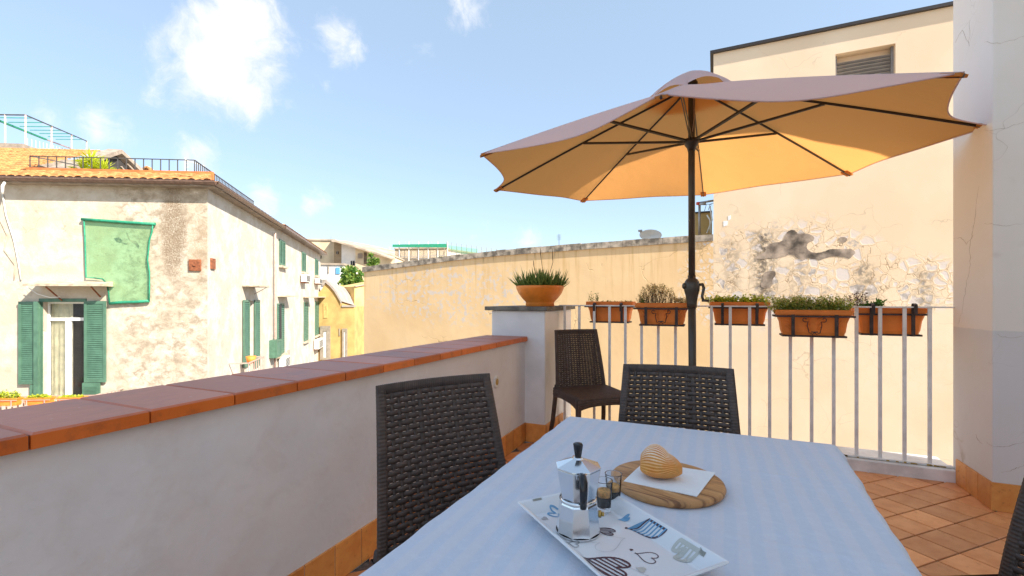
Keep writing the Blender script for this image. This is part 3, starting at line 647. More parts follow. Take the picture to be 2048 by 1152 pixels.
plant(0, 'sparse green sprigs in the planter nearest the white pier', lambda mb, W: (bush(mb, -W * .9, -W * .55, -.05, .05, 0, lambda u: .10, 12, 9, .014, .008, (0, 1), r, 2), bush(mb, -W * .62, W * .95, -.05, .05, 0, lambda u: .026, 34, 9, .012, .008, (0, 0, 1), r, 2)), [M['herb'], M['dgreen'], M['twig']])
plant(1, 'domed dry bush of straw coloured tiny flowers left of the parasol pole', lambda mb, W: (bush(mb, -W * .9, W * .9, -.06, .06, 0, lambda u:   .055 + .105 * max(0, sin(pi * min(1, u * 1.25))) ** .8, 210, 10, .008, .006, (0, 0, 2), r, 3, .22, (7, .008, 0)), bush(mb, -W * .9, -W * .6, -.06, .04, 0, lambda u: .05, 20, 8, .014, .009, (1,), r)), [M['dry'], M['dgreen'], M['darkdry'], M['twig']])
plant(2, 'low bright yellow green cress filling the planter right of the parasol pole', lambda mb, W: bush(mb, -W * .95, W * .95, -.06, .06, 0, lambda u: .062 + .016 * sin(u * 17), 190, 13, .015, .012, (0, 0, 1), r, 1, .6), [M['lime'], M['herb']])
plant(3, 'fine green thyme with pale flower dots spilling over the moulded leaf planter', lambda mb, W: bush(mb, -W * .97, W * .93, -.065, .06, 0, lambda u: .085 + .030 * sin(u * 9 + 1) ** 2, 420, 16, .013, .007, (0, 0, 1), r, 1, .55, (3, .007, 2)), [M['lime2'], M['herb'], M['dry']])
plant(4, 'broad green leaves and dark dried sprigs at the left end of the last planter', lambda mb, W: (bush(mb, -W * .75, -W * .15, -.05, .05, 0, lambda u: .06, 26, 7, .034, .020, (0,), r, 2), bush(mb, -W * 1.1, -W * .55, -.05, .05, 0, lambda u: .12, 26, 9, .010, .007, (1,), r, 2, .3, (4, .010, 1))), [M['dgreen'], M['darkdry'], M['twig']])

# ------------------------------------------------------------------ bowl with aloe on the pier
BX, BY = ony(1080, 3.60).x, 3.60
bw = thing('terracotta_bowl', 'wide orange terracotta bowl standing on the slab of the white pier', 'flower pot', loc=(BX, BY, 1.068))
MB().lathe([(0, .0), (.118, .0), (.121, .004), (.119, .028), (.124, .040), (.150, .066), (.180, .105), (.198, .145), (.204, .166), (.201, .171), (.194, .168), (.185, .14), (.0, .13)], 56).build('bowl', M['potterra'], bw)
MB().lathe([(0, .150), (.186, .146)], 32).build('soil', M['soil'], bw)
al = MB()
def aloe_leaf(mb, base, d, L, wd, curve=.25):
    d = Vector(d).normalized(); side = d.cross(Vector((0, 0, 1)));
    side = side.normalized() if side.length > .05 else Vector((1, 0, 0)); up = side.cross(d).normalized(); pts = []
    for k in range(5):
        t_ = k / 4; pts.append(Vector(base) + d * (L * t_) + Vector((0, 0, 1)) * (curve * L * t_ * t_))
    vs = []
    for k, p in enumerate(pts):
        w_ = wd * (1 - (k / 4) ** 1.7) + .0006; vs += [p - side * w_, p + up * (w_ * .25), p + side * w_, p - up * (w_ * .7)]
    fs = [(i * 4 + k, i * 4 + (k + 1) % 4, (i + 1) * 4 + (k + 1) % 4, (i + 1) * 4 + k) for i in range(4) for k in range(4)]
    mb.add(vs, fs, 0, False)
for k in range(26):
    a = k * 2.4; rr = .027 * sqrt(k); cx, cy = rr * cos(a) * 1.25 + .012, rr * sin(a)
    for j in range(11):
        b = j * 2.4 + k; el = .35 + .11 * j; out = Vector((cx, cy, 0)) * 4
        aloe_leaf(al, (cx, cy, .0), (cos(b) * cos(el) + out.x, sin(b) * cos(el) + out.y, sin(el) * 1.05), r.uniform(.09, .155), .0115, .2)
for (dx, L) in ((-.15, .12), (-.185, .10), (-.10, .13)): aloe_leaf(al, (dx * .8, -.03, 0), (dx * 3, -.1, .5), L * 1.2, .006, .5)
al.build('aloe_plant', [M['leaf']], None, TR(BX, BY, 1.068 + .148)); ap = bpy.data.objects['aloe_plant']
tag(ap, 'dense spiky green aloe growing in the wide terracotta bowl', 'plant')
for pth in ([(0.035, 0, .03), (.02, .01, .16), (.004, .01, .27), (-.002, .01, .345)], [(.04, 0, .03), (.085, .0, .12), (.115, 0, .22), (.108, 0, .335)], [(-.0, 0, .06), (-.04, 0, .12), (-.055, 0, .19), (-.06, 0, .24)]):
    sp = []
    for a, b in zip(pth, pth[1:]):
        for k in range(4): sp.append(Vector(a).lerp(Vector(b), k / 4))
    sp.append(Vector(pth[-1])); n = len(sp)
    MB().tube(sp, [.0022 if k < n * .65 else .0036 * (1 - (k - n * .65) / (n * .42)) + .0006 for k in range(n)], 5).build('flower_stalk', M['twig'], ap)

# ------------------------------------------------------------------ parasol
um = thing('parasol', 'large beige parasol with eight dark ribs, open over the table end', 'parasol', loc=(-.142, 3.388, 0))
O = Vector((-.142, 3.388, 0))
tipsT = [(962, 308, Vector((-1.273, 2.397))), (990, 380, Vector((-1.681, 3.496))), (1165, 402, Vector((-1.191, 4.559))), (1407, 390, Vector((-.09, 4.966))),
         (1700, 348, Vector((.977, 4.476))), (1985, 252, Vector((1.385, 3.378))), (1928, 145, Vector((.895, 2.314))), (1322, 189, Vector((-.206, 1.908)))]
tips = []
for px, py, xy in tipsT:
    d = Vector((xy.x, xy.y, 0)).dot(FV); tips.append(at(px, py, d) - O)
apex = Vector((-.004, .01, 2.635)); crown = .13
MB().tube([(0, 0, .05), (.002, .0, .6), (-.002, 0, 1.19)], .026, 20).build('lower_pole', M['pole'], um)
MB().tube([(-.002, 0, 1.19), (-.004, .0, 2.20), (-.004, .01, 2.62)], .0225, 20).build('upper_pole', M['pole'], um)
ch = MB().lathe([(.0, 0), (.029, 0), (.030, .03), (.032, .05), (.038, .085), (.046, .115), (.048, .145), (.044, .170), (.034, .188), (.0235, .196), (.0235, .215), (0, .215)], 28, sx=1.0, sy=.85).build('crank_housing', M['pole'], um)
ch.matrix_basis = Matrix.Translation((-.002, 0, 1.065)) @ Matrix.Diagonal((1.1, 1.1, 1.05, 1))
MB().lathe([(0, .0), (.020, .0), (.021, .008), (.014, .014), (0, .015)], 20).build('knob', M['pole'], ch, Matrix.Translation((-.040, -.012, .145)) @ Matrix.Rotation(radians(-90), 4, 'Y') @ Matrix.Rotation(.4, 4, 'X'))
MB().tube([(.035, 0, .15), (.062, 0, .155), (.070, -.01, .13), (.060, -.012, .075), (.066, -.012, .05)], [.012, .011, .010, .009, .008], 8).tube([(.058, -.012, .050), (.098, -.014, .047)], [.0095, .008], 10).build('crank_handle', M['pole'], ch)
MB().lathe([(0, 2.150), (.024, 2.150), (.030, 2.175), (.045, 2.195), (.052, 2.215), (.052, 2.232), (.0, 2.236)], 24, c=(-.004, 0, 0)).build('runner_hub', M['rib'], um)
MB().lathe([(.0, 2.60), (.04, 2.60), (.04, 2.63), (.02, 2.66), (.012, 2.70), (0, 2.705)], 20, c=(-.004, .01, 0)).build('top_cap', M['rib'], um)
MB().lathe([(0, .0), (.24, .0), (.25, .02), (.24, .06), (.06, .075), (.035, .09), (.035, .32), (0, .32)], 36).build('base', M['slate'], um)
RB = []
for k, tp_ in enumerate(tips):
    P0 = apex + Vector((0, 0, -.02)); sag = .035
    fn = (lambda t_, P0=P0, tp_=tp_: P0.lerp(tp_, t_) + Vector((0, 0, .012 * sin(pi * t_))))
    pts = [fn(t_ / 10) + Vector((0, 0, -.012)) for t_ in range(11)]; pts[0] = P0 + (tp_ - P0) * .02
    MB().tube(pts, .0088, 6, flat=.65).build('rib', M['rib'], um)
    md = fn(.50) + Vector((0, 0, -.016)); hub = Vector((-.004, 0, 2.222)); dr = (md - hub); dr.z = 0; hub = hub + dr.normalized() * .048
    st = MB()
    off = dr.cross(Vector((0, 0, 1))).normalized() * .006
    st.bar(hub + off, md + off, .005, .014).bar(hub - off, md - off, .005, .014); st.build('strut', M['rib'], um)
    RB.append(fn)
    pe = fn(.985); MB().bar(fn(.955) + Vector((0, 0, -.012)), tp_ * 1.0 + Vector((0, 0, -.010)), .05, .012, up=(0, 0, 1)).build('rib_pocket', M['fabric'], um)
for k in range(8):
    f0, f1 = RB[k], RB[(k + 1) % 8]
    def fn(u, v, f0=f0, f1=f1):
        v2 = .075 + v * .925; a = f0(v2); b = f1(v2); p = a.lerp(b, u); ins = sin(pi * u)
        ctr = Vector((apex.x, apex.y, p.z)); p = p + (ctr - p) * (.075 * ins * v2 ** 6)          # concave hem
        p.z -= .020 * ins * v2 - .004
        p.z += .003 * sin(u * 9 + v * 7 + k) * v2 * ins
        return p
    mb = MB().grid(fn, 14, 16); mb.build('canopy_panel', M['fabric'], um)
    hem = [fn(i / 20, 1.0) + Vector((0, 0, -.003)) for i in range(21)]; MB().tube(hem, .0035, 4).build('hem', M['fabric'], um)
for k in range(8):      # vent cap
    f0, f1 = RB[k], RB[(k + 1) % 8]
    def fn(u, v, f0=f0, f1=f1, k=k):
        v2 = .002 + v * .20; a = f0(v2); b = f1(v2); p = a.lerp(b, u); ins = sin(pi * u)
        p = p + Vector((0, 0, .100 - .012 * v - .085 * v ** 2.6 + (.034 * ins * v * v + .012 * sin(k * 2.3) * v * v) ))
        return p
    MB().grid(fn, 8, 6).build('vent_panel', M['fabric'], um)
MB().tube([(.012, -.03, 2.55), (.014, -.035, 2.36), (.004, -.045, 2.27)], .0022, 5).build('cord', M['pinkiron'], um)

# ------------------------------------------------------------------ wicker chairs
def back_surf(u, v):
    w_ = .214 - .032 * v; return Vector((u * w_, -(.185 + .085 * v ** 1.3) + .024 * u * u * (1 - .35 * v) - .006, .435 + .45 * v - .002 * u * u * v))
def make_chair(label):
    c = thing('wicker_chair', label, 'chair', group='dark brown woven plastic chairs'); r = random.Random(3)
    mb = MB(); NS, NR = 15, 27; u0, u1 = -.885, .885; v0, v1 = .02, .945
    def nrm(u, v):
        a = back_surf(u + .01, v) - back_surf(u - .01, v); b = back_surf(u, v + .01) - back_surf(u, v - .01); return a.cross(b).normalized()
    for j in range(NR):
        v = v0 + (v1 - v0) * (j + .5) / NR; pts = []; rad = []
        for i in range(NS * 4 + 1):
            u = u0 + (u1 - u0) * i / (NS * 4); ph = pi * i / 4 + pi * j
            wv_ = cos(ph); pts.append(back_surf(u, v) + nrm(u, v) * (.0030 * wv_)); rad.append(.0081 + .0010 * abs(wv_))
        mb.tube(pts, rad, 6, cap=False, flat=.36, up=(0, 0, 1))
    for i in range(NS + 1):
        u = u0 + (u1 - u0) * (i) / NS; thick = i in (5, 10)
        pts = [back_surf(u, v0 + (v1 - v0) * k / 8) for k in range(9)]
        mb.tube(pts, .0085 if thick else .0052, 5, cap=False, flat=.45, up=(1, 0, 0))
    mb.build('woven_backrest', M['wicker'], c)
    mb = MB()       # ribbed rim: two sides and the top
    for s in (-1, 1):
        def f(a, b, s=s):
            v = b * 1.0; u = s * (.84 + .16 * min(a, 1 - a) * 2) if False else None
            th = a * 2 * pi; cxy = back_surf(s * .94, v); w_ = .0135; rib_ = .0009 * sin(b * 2 * pi * 46)
            return cxy + Vector((max(-1, min(1, cos(th) * 1.3)) * w_, sin(th) * (.0055 + rib_), 0))
        mb.grid(f, 10, 184)
    def g(a, b):
        th = a * 2 * pi; u = -1 + 2 * b; p = back_surf(u, .972); rib_ = .0009 * sin(b * 2 * pi * 60)
        return p + Vector((0, cos(th) * (.0050 + rib_), max(-1, min(1, sin(th) * 1.35)) * (.0145 + rib_ * .3)))
    mb.grid(g, 10, 240)
    mb.build('back_rim', M['wicker'], c)
    def seat(u, v):
        x = (u * 2 - 1); y = (v * 2 - 1); X = x * (.222 if y > -.2 else .222 - .012 * (-.2 - y)); Y = y * .215 + .018
        z = .452 - .012 * (1 - x * x) * (1 - y * y) - .010 * max(0, y) ** 3 + .0016 * sin(Y * 2 * pi / .0155) * (1 if abs(x) < .97 else 0) + .0008 * sin(X * 2 * pi / .023 + pi * round(Y / .0155)) - .016 * max(abs(x), abs(y)) ** 24
        return Vector((X, Y, z))
    mb = MB().grid(seat, 40, 112)
    mb.build('seat', M['wicker'], c)
    mb = MB()       # apron with ribs, arched between the legs
    def apron(p, q, n, N=96):
        p = Vector(p); q = Vector(q); n = Vector(n)
        def f(u, v):
            b = p.lerp(q, u); arch = .052 + .035 * abs(2 * u - 1) ** 3; k = v
            return b + n * (.004 * sin(pi * k) + .0011 * sin(k * 4 * 2 * pi)) + Vector((0, 0, -.0 - k * arch))
        mb.grid(f, 24, 32)
    z = .449
    apron((-.222, .232, z - .008), (.222, .232, z - .008), (0, 1, 0)); apron((.222, .232, z - .008), (.222, -.195, z), (1, 0, 0)); apron((-.222, -.195, z), (-.222, .232, z - .008), (-1, 0, 0)); apron((.222, -.195, z), (-.222, -.195, z), (0, -1, 0))
    mb.build('apron', M['wicker'], c)
    for s in (-1, 1):
        m2 = MB(); n = 14
        pts = [(s * .207, .215, .438 - .438 * k / n) for k in range(n + 1)]; m2.tube([(p[0] + s * .010 * k / n, p[1] + .012 * k / n, p[2]) for k, p in enumerate(pts)], [.021 - .006 * k / n for k in range(n + 1)], 8, smooth=True)
        m2.build('front_leg', M['wicker'], c)
        m3 = MB(); m3.tube([(s * .203, -.182, .47), (s * .206, -.188, .40), (s * .218, -.213, .2), (s * .234, -.262, 0)], [.013, .017, .017, .015], 8, flat=1.1); m3.build('rear_leg', M['wicker'], c)
    return c
def place(x, y, fx, fy, z=0): return TR(x, y, z, atan2(-fx, fy))
c1 = make_chair('dark brown woven chair close to the camera between the grey parapet and the table')
c1.matrix_basis = place(-.532, 1.018, .862, -.507); WM[c1.name] = c1.matrix_basis
copy_thing(c1, place(-.100, 1.455, .09, -1.0), 'dark brown woven chair at the far end of the table, its back towards the railing')
copy_thing(c1, place(-.835, 3.32, .66, -.75), 'dark brown woven chair standing alone in the corner by the white pier, seat in view')
copy_thing(c1, place(.570, 1.226, -.9, -.43), 'dark woven chair cut by the right edge, only its ribbed edge in view')

# ------------------------------------------------------------------ table and cloth
tb = thing('dining_table', 'rectangular dining table hidden under the pale blue cloth', 'table', loc=(-.09, .88, 0))
MB().box(-.36, .33, -.60, .60, .68, .712).build('tabletop', M['wicker'], tb)
for sx in (-.33, .30):
    for sy in (-.56, .56): MB().box(sx - .025, sx + .025, sy - .025, sy + .025, 0, .68).build('leg', M['wicker'], tb)
TZ = .7185
def cloth(u, v):
    cxs = lambda y: ((-.452 - .018 * (1.52 - y) / 1.2), (.300 - .052 * (1.52 - y) / 1.0))
    ov = .20; Ye, Ys = 1.515, .12
    yy = Ys - ov + (Ye - Ys + 2 * ov) * v; yc = min(max(yy, Ys), Ye); xl, xr = cxs(yc); xx = xl - ov + (xr - xl + 2 * ov) * u; xc = min(max(xx, xl), xr)
    dx, dy = xx - xc, yy - yc; d = sqrt(dx * dx + dy * dy)
    if d < 1e-6:
        z = TZ + .0010 * sin(xx * 21 + yy * 7) * sin(yy * 13 - xx * 5) + .0034 * max(0, mnoise.noise(Vector((xx * 5.5 + 3, yy * 3.1, .3)))) + .0012 * mnoise.noise(Vector((xx * 17, yy * 13, 2.0))) + .0016 * (math.exp(-((xx + .09) / .006) ** 2) + math.exp(-((yy - .86) / .006) ** 2) + math.exp(-((yy - 1.2) / .006) ** 2))
        return Vector((xx, yy, z))
    R = .014; nx, ny = dx / d, dy / d
    if d < R * pi / 2: a = d / R; o, dz = R * sin(a), R * (1 - cos(a))
    else: o, dz = R, R + (d - R * pi / 2)
    s = xx * 1.0 + yy * 1.0; fold = .016 * sin(s * 26 + 2 * sin(s * 7)) + .010 * sin(s * 61 + 1)
    o += (fold + .012) * min(1, d / .14) + .12 * max(0, d - .02) * (1 if abs(dx) > 1e-6 and abs(dy) > 1e-6 else .25)
    return Vector((xc + nx * o, yc + ny * o, TZ - dz))
o = MB().grid(cloth, 220, 320).build('tablecloth', M['cloth']); tag(o, 'pale blue cotton tablecloth with faint stripes covering the dining table', 'tablecloth')

# ------------------------------------------------------------------ tray with printed hearts
TA = onz(1031, 1005, .745); TC = onz(1462, 1124, .745); e1 = Vector((.765, -.644, 0)).normalized(); e2 = Vector((.644, .765, 0)).normalized()
tc = (TA + TC) / 2; tc.z = .7205; hx = abs((TC - TA).dot(e1)) / 2; hy = abs((TC - TA).dot(e2)) / 2 ; hy = .094
TM = Matrix(((e1.x, e2.x, 0, tc.x), (e1.y, e2.y, 0, tc.y), (0, 0, 1, tc.z), (0, 0, 0, 1)))
tr = thing('serving_tray', 'white rectangular tray printed with plum, blue and beige hearts', 'tray', mat=TM)
def ring(hx_, hy_, z): return [(-hx_, -hy_, z), (hx_, -hy_, z), (hx_, hy_, z), (-hx_, hy_, z)]
mb = MB(); Ls = [ring(hx - .026, hy - .026, .0), ring(hx - .004, hy - .004, .019), ring(hx, hy, .0235), ring(hx - .001, hy - .001, .0262), ring(hx - .006, hy - .006, .0245), ring(hx - .025, hy - .025, .0065), ring(hx - .030, hy - .030, .0048)]
vs = [p for L in Ls for p in L]; fs = [(i * 4 + k, i * 4 + (k + 1) % 4, (i + 1) * 4 + (k + 1) % 4, (i + 1) * 4 + k) for i in range(6) for k in range(4)] + [(3, 2, 1, 0), (24, 25, 26, 27)]
mb.add(vs, fs).build('tray_body', M['tray'], tr, bevel=.0008)
FZ = tc.z + .0053; TI = TM.inverted()
def heart_pts(tip, notch, wfac=1.0, n=48):
    tip = Vector(tip); notch = Vector(notch); ax = notch - tip; L = ax.length; ax.normalize(); sd = Vector((-ax.y, ax.x)); P = []
    for k in range(n):
        a = 2 * pi * k / n; x = 16 * sin(a) ** 3; y = 13 * cos(a) - 5 * cos(2 * a) - 2 * cos(3 * a) - cos(4 * a)       # tip y=-17, notch y=5
        P.append(tip + ax * ((y + 17) / 22 * L) + sd * (x / 22 * L * wfac))
    return P
def hpx(px, py):
    p = TI @ onz(px, py, FZ); return (p.x, p.y)
def heart(tip, notch, style, mat, wfac=.95, lw=.0022, zoff=0.0, stripes=None, smat=None, sang=0.6):
    P = heart_pts(hpx(*tip), hpx(*notch), wfac); c = sum(P, Vector((0, 0))) / len(P); Z = .0053 + zoff
    inlim = lambda p: abs(p.x) < hx - .0262 and abs(p.y) < hy - .0262
    def lift(p):
        q = max(abs(p.x) - (hx - .030), abs(p.y) - (hy - .030), 0); return Vector((p.x, p.y, Z + q * 0.34 if q < .005 else Z + .0017 + (q - .005) * .95))
    def clampp(p): return Vector((max(-hx + .008, min(hx - .008, p.x)), max(-hy + .008, min(hy - .008, p.y))))
    P = [clampp(p) for p in P]; mb = MB(); n = len(P)
    if style == 'solid':
        mb.add([lift(c)] + [lift(p) for p in P], [(0, 1 + k, 1 + (k + 1) % n) for k in range(n)])
    else:
        Q = []
        for k in range(n):
            tdir = (P[(k + 1) % n] - P[k - 1]); nn = Vector((tdir.y, -tdir.x)); nn = nn.normalized() if nn.length > 1e-9 else (P[k] - c).normalized()
            if nn.dot(P[k] - c) < 0: nn = -nn
            Q.append(P[k] - nn * lw)
        mb.add([lift(p) for p in P] + [lift(p) for p in Q], [(k, (k + 1) % n, n + (k + 1) % n, n + k) for k in range(n)])
    o = mb.build('heart_print', M[mat], tr)
    if stripes:
        d = Vector((cos(sang), sin(sang))); nn = Vector((-d.y, d.x)); sm_ = MB(); lo = min((p - c).dot(nn) for p in P); hi = max((p - c).dot(nn) for p in P)
        for i in range(stripes):
            s0 = lo + (hi - lo) * (i + .6) / (stripes + .1); wd = (hi - lo) / stripes * .42; ends = []
            for s1 in (s0 - wd / 2, s0 + wd / 2):
                xs_ = []
                for k in range(n):
                    a, b = P[k] - c, P[(k + 1) % n] - c; da, db = a.dot(nn) - s1, b.dot(nn) - s1
                    if da * db < 0: xs_.append((a + (b - a) * (da / (da - db))).dot(d))
                if len(xs_) >= 2: ends.append((s1, min(xs_), max(xs_)))
            if len(ends) == 2:
                (sa, a0, a1), (sb, b0, b1) = ends; q = [c + d * a0 + nn * sa, c + d * a1 + nn * sa, c + d * b1 + nn * sb, c + d * b0 + nn * sb]
                m_ = 8; top = [q[0].lerp(q[1], k / m_) for k in range(m_ + 1)]; bot = [q[3].lerp(q[2], k / m_) for k in range(m_ + 1)]
                sm_.add([lift(p) + Vector((0, 0, .0001)) for p in top + bot], [(k, k + 1, m_ + 2 + k, m_ + 1 + k) for k in range(m_)])
        if sm_.v: sm_.build('stripe_print', M[smat or mat], o)
def z5(x, y): return (1020 + x * .22461, 980 + y * .22461)
heart(z5(1022, 335), z5(1318, 398), 'ring', 'purple', .46, .0032, 0, 7, 'blue', 1.2)
heart(z5(1108, 560), z5(1262, 606), 'ring', 'purple', .85, .0016, .0001)
heart(z5(735, 335), z5(885, 372), 'ring', 'purple', .6, .0024, 0, 6, None, 1.2)
heart(z5(612, 602), z5(950, 690), 'ring', 'purple', .62, .0036, .0001, 7, None, .25)
heart(z5(1880, 618), z5(1545, 582), 'ring', 'beige', .50, .0055, .0001, 7, None, 1.35)
heart(z5(590, 240), z5(400, 205), 'ring', 'blue', .5, .0035, .0001)
heart(z5(1030, 428), z5(800, 470), 'ring', 'greyline', .8, .0005, .0002)
heart(z5(952, 262), z5(1040, 268), 'solid', 'blue', .5, 0, .0001)
heart(z5(1062, 522), z5(1086, 534), 'solid', 'purple', .8, 0, .0001)
heart(z5(1112, 690), z5(1185, 712), 'solid', 'beige', .8, 0, .0002)
heart(z5(1240, 760), z5(1010, 752), 'ring', 'greyline', .8, .0005, .0002)
heart(z5(262, 150), z5(190, 140), 'ring', 'beige', .7, .003, .0001)
heart(z5(345, 262), z5(300, 250), 'solid', 'greyline', .9, 0, .0001)
heart(z5(500, 470), z5(590, 480), 'ring', 'greyline', .9, .002, .0001)

# ------------------------------------------------------------------ moka pot
mp = onz(1156, 1062, FZ); mk = thing('moka_pot', 'faceted aluminium moka pot with black knob standing on the heart tray', 'coffee maker', loc=(mp.x, mp.y, FZ + .0002), rz=YAW)
N8 = 8; PH = pi / 8
mb = MB().lathe([(0, 0), (.036, 0), (.0375, .0015), (.0375, .0035)], 48); mb.lathe([(.0375, .0035), (.0385, .0045), (.0372, .014), (.0325, .050), (.0312, .0535), (0, .0545)], 8, ph=PH, smooth=False)
mb.build('boiler', M['alu'], mk, bevel=.0008)
MB().lathe([(.0305, .0535), (.0318, .055), (.0318, .058), (.0302, .0595)], 48).build('collar', M['alu'], mk)
MB().lathe([(0, .0595), (.0300, .0595), (.0312, .066), (.0385, .1085), (.0388, .110), (0, .110)], 8, ph=PH, smooth=False).build('upper_chamber', M['alu'], mk, bevel=.0008)
ld = MB().lathe([(0, .1105), (.0395, .1105), (.0398, .1122), (.010, .1235), (.0075, .1262), (0, .127)], 8, ph=PH, smooth=False).build('lid', M['alu'], mk, bevel=.0006)
MB().lathe([(0, .126), (.0055, .126), (.0062, .131), (.0088, .1475), (.0075, .1495), (0, .1512)], 8, ph=PH, smooth=False).build('lid_knob', M['blackp'], ld)
MB().box(-.0085, -.0055, -.0455, -.037, .104, .112).box(.0055, .0085, -.0455, -.037, .104, .112).box(-.0085, .0085, -.043, -.0405, .106, .110).build('hinge', M['alu'], mk, bevel=.0005)
MB().tube([(0, -.040, .110), (0, -.052, .1115), (0, -.060, .106), (0, -.060, .085), (0, -.057, .064)], [.0042, .0052, .0058, .0052, .0045], 8, flat=1.2).build('handle', M['blackp'], mk)
MB().prism([(-.010, .036, .109), (.010, .036, .109), (0, .054, .111)], (0, -.004, -.016)).build('spout', M['alu'], mk)
MB().tube([(.0335, -.006, .032), (.0385, -.007, .032)], .0058, 6).tube([(.0385, -.007, .032), (.043, -.008, .032)], .0035, 8).build('valve', M['brass'], mk)

# ------------------------------------------------------------------ espresso glasses
def fixn(me):
    bm = bmesh.new(); bm.from_mesh(me); bmesh.ops.remove_doubles(bm, verts=bm.verts, dist=1e-6); bmesh.ops.recalc_face_normals(bm, faces=bm.faces); bm.to_mesh(me); bm.free()
def glass(px, py, label, fill, cz):
    p = onz(px, py, FZ); g = thing('espresso_glass', label, 'glass', loc=(p.x, p.y, FZ + .0002), group='espresso glasses on the tray')
    MB().lathe([(0, 0), (.0108, 0), (.0116, .001), (.0125, .010), (.0163, .058), (.0166, .0592), (.0160, .0594), (.0153, .058), (.0118, .0125), (.0105, .0095), (0, .009)], 40).build('glass_body', M['glass'], g); fixn(bpy.data.objects[g.children[0].name].data)
    ri = lambda z: .01165 + (z - .0125) * (.0153 - .0118) / (.058 - .0125)
    MB().lathe([(0, .0093), (.0102, .0097), (.01165, .0125), (ri(fill), fill), (0, fill)], 36).build('coffee', M['coffee'], g)
    MB().lathe([(0, fill + .0002), (ri(fill), fill + .0002), (ri(cz), cz), (ri(cz) * .6, cz + .0006), (0, cz - .0004)], 36).build('crema', M['crema'], g)
glass(1208, 1024, 'small espresso glass right against the moka pot, nearer of the two', .030, .0385)
glass(1227, 1008, 'small espresso glass behind the other glass, towards the wooden board', .027, .0345)

# ------------------------------------------------------------------ board, napkin, pastry
bc = onz(1333, 956, .735); bd = MB().lathe([(0, 0), (.112, 0), (.1155, .003), (.1175, .0085), (.1155, .0140), (.1115, .0158), (0, .0158)], 72).build('wooden_board', M['wood'], None, TR(bc.x, bc.y, TZ + .001, radians(-20)))
tag(bd, 'round olive wood board carrying a napkin and a pastry', 'board'); NZ = TZ + .0185
nq = [onz(1247, 961, NZ), onz(1394, 993, NZ), onz(1431, 946, NZ), onz(1290, 921, NZ)]
def napk(u, v):
    p = nq[0].lerp(nq[1], u).lerp(nq[3].lerp(nq[2], u), v); e = abs(u * 2 - 1) ** 4 + abs(v * 2 - 1) ** 4
    return p + Vector((0, 0, .0004 * sin(u * 11 + v * 5) + .0012 * (u > .7) * (u - .7) * 3 - .0012 * min(1, e) * (u < .3)))
mb = MB().grid(napk, 24, 16); mb.grid(lambda u, v: napk(1 - u, v) + Vector((0, 0, -.0016)), 24, 16)
for ed in ((lambda t_: (t_, 0)), (lambda t_: (1, t_)), (lambda t_: (1 - t_, 1)), (lambda t_: (0, 1 - t_))): mb.grid(lambda u, v, ed=ed: napk(*ed(u)) + Vector((0, 0, -.0016 * (1 - v))), 16, 1)
tag(mb.build('paper_napkin', M['napkin']), 'folded white paper napkin under the pastry on the round wooden board', 'napkin')
pc = onz(1320, 953, NZ)
mb = MB(); rv = []
def pastry(u, v):      # clam-shell of thin layers: u along the shell from the hinge, v round the section
    a = v * 2 * pi; s = u
    wdt = .050 * sin(pi * min(1, s ** .75 * .955 + .045)) ** .55; hgt = (.035 * sin(pi * min(1, s * .86 + .12)) ** .5)
    x = -.040 + .086 * s; lay = .5 + .5 * sin((a * 44 / (2 * pi) + 2.6 * (s - .2) ** 2 * 2 + .25 * sin(s * 9)) * 2 * pi); rdg = lay ** 1.3
    k = 1 + .024 * (rdg - .5) * (1 if sin(a) > -.2 else .3)
    y = wdt * cos(a) * k * .78; z = hgt * sin(a) * k * (1.0 if sin(a) > 0 else .55) + .019
    z += .014 * max(0, 1 - ((s - .30) / .34) ** 2) * max(0, sin(a)); z = max(z, .0006)
    return x, y, z, rdg
NU, NV = 60, 380; vs = []; rid = []
for j in range(NV + 1):
    for i in range(NU + 1):
        x, y_, z_, rg = pastry(i / NU, j / NV); vs.append((x, y_, z_)); rid.append(rg)
mb.add(vs, [(j * (NU + 1) + i, j * (NU + 1) + i + 1, (j + 1) * (NU + 1) + i + 1, (j + 1) * (NU + 1) + i) for j in range(NV) for i in range(NU)], 0, True)
pa = mb.build('pastry', M['pastry'], None, TR(pc.x, pc.y, NZ + .0006, YAW + radians(-28)))
at_ = pa.data.attributes.new('ridge', 'FLOAT', 'POINT'); at_.data.foreach_set('value', rid)
tag(pa, 'golden shell shaped flaky pastry dusted with sugar on the white napkin', 'pastry')
# ------------------------------------------------------------------ yellow building and boundary wall beyond the railing
yb = thing('yellow_building', 'tall cream building wall with cracked flaking plaster behind the railing', 'building', loc=(0, 8, 0)); ybf = Fr((0, 8, 0), radians(66) + 0)
def yh(px, py): p = ony(px, 8); t_ = 8 / ray(px, py).y; return p.x, CAM_H + ray(px, py).z * t_
x0, _ = yh(1427, 300); zt0 = yh(1430, 112)[1]; zt1 = yh(1900, 8)[1]; zt = (zt0 + zt1) / 2
la, lzt = yh(1671, 108); lb, _ = yh(1791, 90); lzt = (yh(1671, 108)[1] + yh(1791, 87)[1]) / 2; lzb = lzt - 1.0
wmb = MB(); wall(wmb, x0, 9.0, -7, zt, [(la, lb, lzb, lzt)], .16); wmb.build('front_wall', M['build'], yb)
MB().box(x0 + .001, 9, .30, 7, -7, zt).add([(x0, 0, -7), (x0, .3, -7), (x0, .3, zt), (x0, 0, zt)], [(0, 3, 2, 1)]).build('side_wall', M['paleyel'], yb)
MB().box(x0 - .05, 9, -.045, 7, zt + .001, zt + .045).build('roof_edge', M['rib'], yb)
lv = MB(); n = 9; LT = lzt - .10
MB().box(la + .002, lb - .002, .10, .158, lzb, LT - .46).build('louvre_panel', M['acw'], yb)
